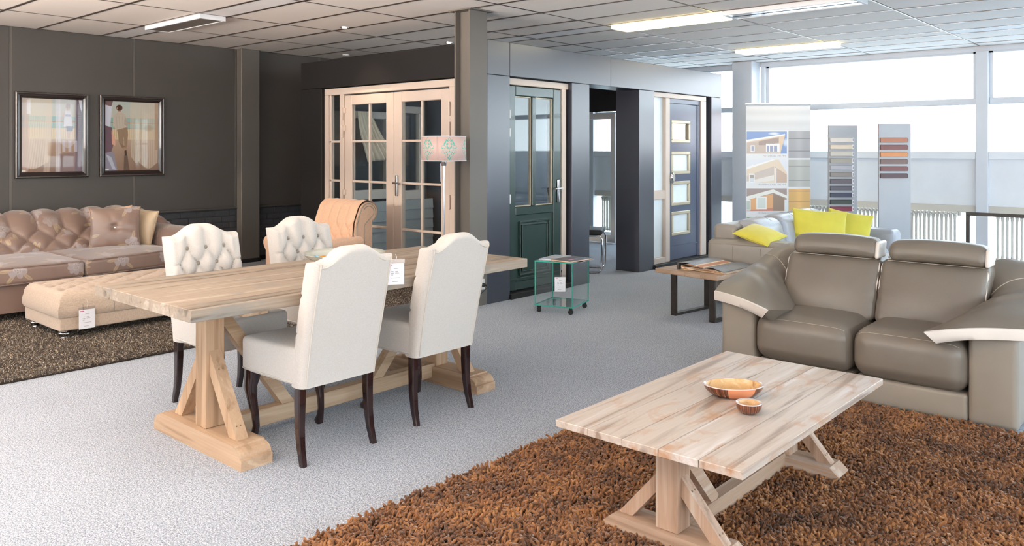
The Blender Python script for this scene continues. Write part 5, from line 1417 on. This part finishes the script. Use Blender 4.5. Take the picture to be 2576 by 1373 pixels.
for x, y in ((0.08, 0.1), (1.0, 0.1), (0.08, 2.1), (1.0, 2.1)): MB().lathe([(0.02, 0), (0.025, 0.10)], (x, y, 0), 12).build('leg', M_chrome, ss, True)
M_yel = plain('lemon_cotton', (204, 192, 70), 0.85, var=0.05, vscale=8, bscale=30, bstr=0.2, sheen=0.3)
GY = 'yellow cushions on the grey sofa'
pillow('cushion', 'yellow cushion lying tilted at the near arm of the grey sofa', 0.36, 0.36, 0.11, M_yel, (-3.22, 7.09, 0.67), (math.radians(-79), math.radians(15), math.radians(-3)), False, GY)
pillow('cushion', 'large yellow cushion standing upright in the middle of the grey sofa', 0.54, 0.42, 0.16, M_yel, (-3.06, 8.12, 0.64), (math.radians(-12), math.radians(4), math.radians(38)), False, GY)
pillow('cushion', 'yellow cushion half hidden behind the large upright one', 0.44, 0.40, 0.14, M_yel, (-2.90, 8.48, 0.62), (math.radians(-12), math.radians(10), math.radians(30)), False, GY)

# ------------------------------------------------------------------ cladding banner and colour sample boards
def banner_img():
    W_, H_ = 680, 1640          # 0.85 x 2.05 m
    cv = Canvas(W_, H_, (226, 226, 228)); k = lambda y: (y-263)/(2.05*2032/10.66)   # print rows, photo rows 263..654
    def Y(y): return k(y)
    def Xx(x): return (x-1876)/162.0
    cv.rect(0, 0, 1, Y(328), (196, 196, 199))
    cv.a[:int(Y(328)*H_)] *= (1+0.03*np.sin(cv.Y[:int(Y(328)*H_)]*90))[..., None]
    x0, x1, x2, x3 = 0.01, Xx(1979), Xx(1983), 0.995
    # 1 house under a blue sky
    y0, y1 = Y(331), Y(387); sky = (cv.X > x0) & (cv.X < x1) & (cv.Y > y0) & (cv.Y < y1)
    cv.mix(sky.astype(float), (112, 140, 196)); 
    def R(u, v): return (x0+(x1-x0)*u, y0+(y1-y0)*v)
    cv.ell(*R(0.68, 0.1), 0.10, 0.012, (226, 232, 240), 0.9, 0.9); cv.ell(*R(0.97, 0.5), 0.05, 0.03, (226, 232, 240), 0.8, 0.9)
    cv.poly([R(0, 0.45), R(0.96, 0.14), R(0.84, 1.0), R(0, 1.0)], (218, 190, 160)); cv.poly([R(0, 0.52), R(0.8, 0.26), R(0.8, 0.5), R(0.78, 1.0), R(0, 1.0)], (190, 170, 156))
    cv.poly([R(0.3, 0.45), R(0.8, 0.26), R(0.8, 0.5), R(0.5, 0.62), R(0.3, 0.62)], (140, 116, 106), 0.7)
    cv.poly([R(0, 0.38), R(0.96, 0.11), R(0.94, 0.18), R(0, 0.47)], (240, 238, 236))
    cv.rect(*R(0.10, 0.62), *R(0.2, 0.92), (236, 234, 234)); cv.rect(*R(0.12, 0.66), *R(0.18, 0.88), (150, 150, 176))
    cv.rect(*R(0.48, 0.55), *R(0.82, 0.93), (236, 234, 234)); 
    for a, b_ in ((0.5, 0.56), (0.58, 0.66), (0.68, 0.76)): cv.rect(*R(a, 0.64), *R(b_, 0.9), (140, 146, 178))
    # 2 gable
    y0, y1 = Y(402), Y(460)
    cv.rect(x0, y0, x1, y1, (222, 224, 232)); 
    cv.poly([R(0, 0.36), R(0.7, 0.0), R(0.8, 0.0), R(1, 0.58), R(1, 1), R(0, 1)], (226, 204, 176)); cv.poly([R(0, 0.32), R(0.62, 0.0), R(0.72, 0.0), R(0, 0.42)], (242, 240, 238))
    cv.poly([R(0, 0.7), R(0.68, 0.28), R(0.68, 0.9), R(0.3, 0.98), R(0, 1)], (198, 180, 168)); cv.poly([R(0, 0.95), R(0.68, 0.66), R(0.68, 0.9), R(0.25, 1.0), R(0, 1)], (232, 224, 214))
    cv.poly([R(0.7, 0.3), R(1, 0.65), R(1, 1), R(0.7, 1)], (196, 164, 140)); cv.rect(*R(0.71, 0.35), *R(0.74, 1.0), (236, 234, 232))
    cv.rect(*R(0.06, 0.6), *R(0.2, 1.0), (238, 238, 238)); cv.rect(*R(0.08, 0.66), *R(0.18, 0.8), (160, 140, 124)); cv.rect(*R(0.08, 0.8), *R(0.18, 0.97), (206, 212, 224))
    # 3 orange house corner
    y0, y1 = Y(474), Y(531)
    cv.rect(x0, y0, x1, y1, (150, 128, 122)); cv.poly([R(0, 0.5), R(0.66, 0.24), R(0.66, 1), R(0, 1)], (224, 156, 92)); cv.poly([R(0.66, 0.22), R(1, 0.5), R(1, 1), R(0.66, 1)], (134, 104, 84))
    cv.poly([R(0, 0.36), R(0.66, 0.04), R(1, 0.32), R(1, 0.44), R(0.66, 0.2), R(0, 0.52)], (238, 236, 226))
    cv.poly([R(0, 0.98), R(0.66, 0.86), R(0.66, 1), R(0, 1)], (192, 110, 90)); cv.rect(*R(0.24, 0.36), *R(0.5, 0.92), (238, 238, 236)); cv.rect(*R(0.27, 0.42), *R(0.47, 0.88), (206, 216, 206))
    cv.rect(*R(0.0, 0.5), *R(0.10, 0.98), (236, 236, 234)); cv.rect(*R(0.0, 0.55), *R(0.08, 0.93), (176, 190, 176)); cv.rect(*R(0.94, 0.5), *R(1.0, 1.0), (220, 230, 236))
    # greenery
    y0 = Y(546); rg = np.random.RandomState(1)
    g = rg.rand(120, 80); gg = np.kron(g, np.ones((14, 9)))[:H_, :W_]; gg = np.pad(gg, ((0, max(0, H_-gg.shape[0])), (0, max(0, W_-gg.shape[1]))), 'edge')[:H_, :W_]
    mk = ((cv.X > x0) & (cv.X < x1) & (cv.Y > y0)).astype(float)
    cv.mix(mk, (84, 118, 56)); cv.mix(mk*(gg > 0.6), (150, 186, 86), 0.8); cv.mix(mk*(gg < 0.25), (40, 60, 34), 0.8)
    # board samples on the right
    def sample(ya, yb, cols, joints, jc):
        cv.rect(x2, Y(ya), x3, Y(yb), cols)
        sh = 1+0.10*np.exp(-((cv.X-(x2+x3)/2)/0.06)**2); m_ = (cv.X > x2) & (cv.X < x3) & (cv.Y > Y(ya)) & (cv.Y < Y(yb))
        cv.a[m_] = np.clip(cv.a[m_]*sh[m_][:, None], 0, 1)
        for j in joints: cv.rect(x2, Y(j-0.7), x3, Y(j+0.7), jc)
    sample(329, 398, (152, 152, 156), (349, 380), (96, 96, 100)); sample(402, 470, (166, 168, 162), (418, 454), (120, 118, 114)); sample(475, 660, (216, 164, 84), (481, 508, 534, 560, 588), (156, 96, 52))
    return cv.a*0.76+np.array([226, 224, 226])/255.0*0.24  # window glare mixed into the print as a pale veil
M_banner, nt, b, t_ = imgmat('banner_print', banner_img(), 0.38, 0.4)
bn = thing('roll_up_banner', 'tall roll up banner showing houses with board cladding', 'banner', (-4.43, 10.31, 0), math.radians(41.5))
MB().box(-0.425, 0.425, 0.002, 0.004, 0.06, 2.05).build('backing', M_white, bn)
quad_uv('printed_sheet', [(-0.425, 0.0, 0.0), (0.425, 0.0, 0.0), (0.425, 0.0, 2.05), (-0.425, 0.0, 2.05)], M_banner, bn)
MB().rbox((0, 0.0, 2.055), (0.43, 0.012, 0.012), 0.005, 3).build('top_rail', M_steel, bn, True)
MB().rbox((0, 0.03, 0.035), (0.44, 0.10, 0.035), 0.02, 3).build('cassette', M_steel, bn, True)
MB().tube([(0, 0.03, 0.06), (0, 0.02, 2.04)], 0.008).build('support_pole', M_steel, bn, True)
for y_, s_ in ((393, 'POTDEKSEL 190 MM'), (465, 'SPONNINGDEEL 190 MM'), (537, 'SPONNINGDEEL 143 MM')):
    z = 2.05-(y_-263)/(2032/10.66)
    text('caption', s_, 0.034, Matrix.Translation((0.10, -0.001, z-0.008)) @ Matrix.Rotation(PI/2, 4, 'X'), plain('caption_grey', (176, 172, 170), 0.6), bn, 0.0002, 'RIGHT')

M_boardgrey = plain('satin_grey_board', (172, 174, 178), 0.4, var=0.02)
def sample_board(loc, w, cols, sp, h0, label, pitch, tags):
    t = thing('sample_board', label, 'display board', loc, math.radians(42))
    MB().box(-w/2, w/2, 0, 0.03, 0, 1.75, 0.002).build('panel', M_boardgrey, t)
    MB().box(-0.006, 0.006, -0.22, 0.26, 0, 0.012).build('foot', M_boardgrey, t)
    MB().prism([(-0.20, 0.0), (0.0, 0.0), (0.0, 0.36), (-0.06, 0.30), (-0.15, 0.12)], 0.02, 0.032, 'x').build('fin', M_boardgrey, t)
    for i, c_ in enumerate(cols):
        z = h0-i*pitch
        m = MB(); x1 = w/2-0.075 if tags else w/2-0.045
        m.prism([(-0.006, -0.028), (-0.022, -0.026), (-0.018, 0.022), (0.0, 0.028), (0.0, -0.028)], -w/2+0.015, x1, 'x')
        o = m.build('sample_slat', plain('slat_colour_%d_%d' % (i, len(cols)), c_, 0.5, var=0.05), t); o.location = (0, 0, z)
        if tags:
            MB().box(x1+0.001, x1+0.028, -0.012, 0, -0.026, 0.026).build('code_label', M_paper, o)
            MB().box(x1+0.010, x1+0.020, -0.0125, -0.012, -0.016, 0.016).build('code', M_ink, o)
        else:
            MB().box(x1+0.0005, x1+0.008, -0.014, 0, -0.020, 0.016).build('end_cap', M_rubber, o)
    return t
c12 = [(222, 212, 202), (226, 208, 186), (206, 198, 186), (168, 162, 150), (178, 176, 182), (146, 138, 132), (104, 96, 102), (98, 94, 102), (70, 72, 90), (66, 74, 66), (132, 56, 74), (150, 168, 96)]
sample_board((-3.51, 10.08, 0), 0.355, c12, 0.084, 1.572, 'grey sample board with twelve cladding strips, cream down to red', 0.0842, True)
c6 = [(178, 118, 92), (128, 84, 80), (208, 140, 90), (122, 98, 92), (122, 76, 74), (88, 68, 70)]
sample_board((-2.86, 9.89, 0), 0.37, c6, 0.084, 1.563, 'grey sample board with six brown and terracotta strips', 0.0822, False)
for t_ in (): pass

# steel frame table by the radiators
mr = thing('steel_frame_bench', 'bare square tube steel frame standing before the right hand radiator', 'frame', (-2.185, 10.24, 0))
m = MB(); s_ = 0.019
MB().box(-s_, 1.5, -s_, s_, 0.712, 0.75, 0.003).build('rail', M_rawsteel, mr)
MB().box(-s_, s_, -s_, s_, 0, 0.712, 0.003).build('leg', M_rawsteel, mr)
MB().box(1.462, 1.5, -s_, s_, 0, 0.712, 0.003).build('leg', M_rawsteel, mr)
MB().box(0.02, 1.462, -s_, s_, 0.03, 0.065, 0.003).build('rail', M_rawsteel, mr)
MB().box(-0.12, 0.12, -0.25, 0.25, 0, 0.008, 0.002).build('foot_plate', M_rawsteel, mr)

# ------------------------------------------------------------------ framed pictures
def art(kind):
    cv = Canvas(500, 800, (214, 196, 176)); w = 1
    cv.grad((196, 206, 200), (206, 200, 180), 0, 0.30); cv.rect(0, 0.24, 1, 0.42, (150, 186, 180)); cv.rect(0, 0.30, 1, 0.38, (160, 196, 188)); cv.rect(0, 0.40, 1, 0.55, (226, 206, 166))
    cv.grad((196, 168, 144), (150, 120, 100), 0.55, 1.0)
    for x in np.linspace(0.02, 0.98, 26): cv.rect(x-0.003, 0.32, x+0.003, 0.54, (186, 140, 110), 0.8)
    cv.rect(0, 0.305, 1, 0.318, (190, 130, 96)); cv.rect(0, 0.535, 1, 0.548, (224, 200, 160))
    if kind == 0:
        cv.rect(0.88, 0, 1.0, 1, (120, 104, 112)); 
        for i in range(14): cv.poly([(0.88, 0.2+i*0.03), (1.0, 0.22+i*0.03), (1.0, 0.228+i*0.03), (0.88, 0.208+i*0.03)], (90, 76, 88))
        cv.poly([(0.93, 0), (1, 0), (1, 0.2), (0.96, 0.12)], (214, 216, 226))
        # seated-back woman leaning on the rail
        sk = (206, 172, 156); cv.poly([(0.70, 0.17), (0.66, 0.24), (0.56, 0.30), (0.57, 0.31), (0.68, 0.26), (0.74, 0.19)], sk)
        cv.poly([(0.70, 0.16), (0.80, 0.16), (0.83, 0.38), (0.68, 0.38)], (226, 226, 232)); cv.poly([(0.71, 0.21), (0.80, 0.21), (0.80, 0.24), (0.71, 0.24)], (160, 170, 190))
        cv.poly([(0.72, 0.37), (0.84, 0.37), (0.83, 0.44), (0.73, 0.44)], (110, 124, 140)); cv.poly([(0.73, 0.44), (0.82, 0.44), (0.78, 0.50), (0.79, 0.54), (0.75, 0.54)], sk)
        cv.ell(0.755, 0.10, 0.042, 0.04, (176, 160, 158)); cv.rect(0.735, 0.13, 0.775, 0.16, sk)
        cv.folds(0.60, 0.90, 0.62, (238, 236, 242), 5, 0.5); cv.folds(0.08, 0.48, 0.90, (232, 214, 190), 6, 0.75, -0.12, 0.25); cv.folds(-0.06, 0.12, 1.0, (206, 176, 160), 2, 0.8)
        cv.folds(0.55, 0.63, 1.2, (232, 228, 236), 1.5, 0.75); cv.folds(0.40, 0.50, 1.1, (226, 206, 184), 2, 0.6, -0.05); cv.rect(0.09, 0.03, 0.15, 0.22, (242, 240, 240), 0.8)
        for x in (0.66, 0.76, 0.86): cv.rect(x, 0.57, x+0.05, 0.72, (226, 220, 232), 0.7)
        cv.poly([(0.62, 0.75), (1, 0.72), (1, 1), (0.62, 1)], (140, 118, 124), 0.6)
    else:
        cv.poly([(0, 0), (0.14, 0), (0.13, 0.10), (0.10, 0.36), (0, 0.4)], (226, 226, 238)); cv.poly([(0, 0), (0.15, 0), (0.12, 0.08), (0, 0.06)], (130, 104, 104)); cv.poly([(0, 0.35), (0.13, 0.38), (0.16, 0.62), (0.12, 0.72), (0, 0.75)], (120, 94, 104)); cv.poly([(0.12, 0.42), (0.19, 0.55), (0.19, 0.64), (0.13, 0.62)], (236, 176, 150))
        cv.poly([(0, 0.74), (0.16, 0.72), (0.23, 1.0), (0, 1.0)], (156, 150, 164)); cv.poly([(0.02, 0.76), (0.12, 0.8), (0.2, 0.98), (0.14, 0.97)], (210, 212, 224), 0.8)
        # man from behind with crossed ankles
        hair = (84, 52, 38); cv.rect(0.235, 0.12, 0.29, 0.17, (190, 150, 122)); cv.ell(0.262, 0.098, 0.056, 0.042, hair); cv.ell(0.225, 0.105, 0.012, 0.018, (196, 150, 122)); 
        cv.poly([(0.235, 0.155), (0.30, 0.155), (0.37, 0.20), (0.41, 0.30), (0.415, 0.37), (0.33, 0.41), (0.22, 0.42), (0.15, 0.36), (0.15, 0.22)], (206, 192, 174)); cv.poly([(0.36, 0.2), (0.42, 0.32), (0.41, 0.37), (0.35, 0.33)], (176, 158, 142), 0.7)
        for x in (0.2, 0.25, 0.31): cv.poly([(x, 0.22), (x+0.012, 0.22), (x+0.03, 0.39), (x+0.018, 0.39)], (184, 168, 150), 0.6)
        cv.poly([(0.22, 0.41), (0.41, 0.37), (0.42, 0.48), (0.40, 0.66), (0.36, 0.66), (0.34, 0.50), (0.33, 0.64), (0.28, 0.62), (0.25, 0.58), (0.24, 0.48)], (160, 134, 108)); cv.poly([(0.25, 0.58), (0.38, 0.66), (0.36, 0.69), (0.30, 0.66)], (146, 120, 96))
        cv.poly([(0.33, 0.66), (0.39, 0.66), (0.385, 0.71), (0.36, 0.71)], (190, 146, 118)); cv.poly([(0.355, 0.71), (0.39, 0.70), (0.40, 0.78), (0.36, 0.78)], (74, 58, 50))
        cv.poly([(0.35, 0.78), (0.41, 0.78), (0.45, 1.0), (0.34, 1.0)], (104, 82, 70), 0.75)
        cv.folds(0.46, 0.62, 0.84, (226, 212, 190), 3, 0.7, 0.05, 0.2); cv.folds(0.62, 0.98, 0.92, (230, 212, 190), 4, 0.75); cv.rect(0.92, 0, 1, 0.7, (196, 162, 132), 0.8); cv.ell(0.80, 0.38, 0.10, 0.06, (180, 152, 120), 0.5, 0.8)
    cv.rect(0.01, 0.965, 0.075, 0.985, (240, 238, 230))
    cv.blur(2); return cv.a
M_frame = plain('dark_brown_frame', (44, 34, 32), 0.28, var=0.1, coat=0.4)
M_sheen = plain('sheen_bead', (120, 112, 106), 0.28, metal=0.9, var=0.08, vscale=30)  # reflection along the frame edge, built in as a bright metal strip
M_artglass = glassmat('picture_glass', (0.97, 0.97, 0.97), 0.35)
def picture(y0, y1, z0, z1, k, label):
    t = thing('picture', label, 'picture', (XL, (y0+y1)/2, (z0+z1)/2), PI/2)
    w, h = (y1-y0)/2, (z1-z0)/2; fw = 0.062
    prof = [(0, 0), (0.0, 0.030), (0.012, 0.040), (0.022, 0.034), (0.036, 0.036), (0.050, 0.020), (fw, 0.016), (fw, 0)]
    sprof = [(-0.004, 0.028), (0.000, 0.036), (0.008, 0.042), (0.014, 0.041), (0.012, 0.037), (0.002, 0.030)]
    for nm, pf, mt in (('frame', prof, M_frame), ('sheen_bead', sprof, M_sheen)):
        m = MB()
        for cs in range(4):
            A = [(-w, -h), (w, -h), (w, h), (-w, h)]; a = A[cs]; b_ = A[(cs+1) % 4]
            din = [(0, 1), (-1, 0), (0, -1), (1, 0)][cs]; al = [(1, 0), (0, 1), (-1, 0), (0, -1)][cs]
            V = []
            for (d, e_) in pf: V.append((a[0]+din[0]*d+al[0]*d, -e_, a[1]+din[1]*d+al[1]*d))
            for (d, e_) in pf: V.append((b_[0]+din[0]*d-al[0]*d, -e_, b_[1]+din[1]*d-al[1]*d))
            n = len(pf); m.add(V, [(i, (i+1) % n, n+(i+1) % n, n+i) for i in range(n)])
        m.build(nm, mt, t, merge=True)
    MB().box(-w+0.05, w-0.05, -0.012, -0.002, -h+0.05, h-0.05).build('backing', M_frame, t)
    mt, nt, b, _ = imgmat('print_%d' % k, art(k), 0.5, 0.3)
    q = fw-0.006
    quad_uv('art_print', [(-w+q, -0.0135, -h+q), (w-q, -0.0135, -h+q), (w-q, -0.0135, h-q), (-w+q, -0.0135, h-q)], mt, t)
    MB().box(-w+q, w-q, -0.0155, -0.0145, -h+q, h-q).build('glazing', M_artglass, t)
picture(2.908, 3.636, 1.150, 2.066, 0, 'framed print of a woman at a balcony rail behind curtains, left of the pair')
picture(3.760, 4.496, 1.150, 2.070, 1, 'framed print of a man seen from behind in a white shirt, right of the pair')
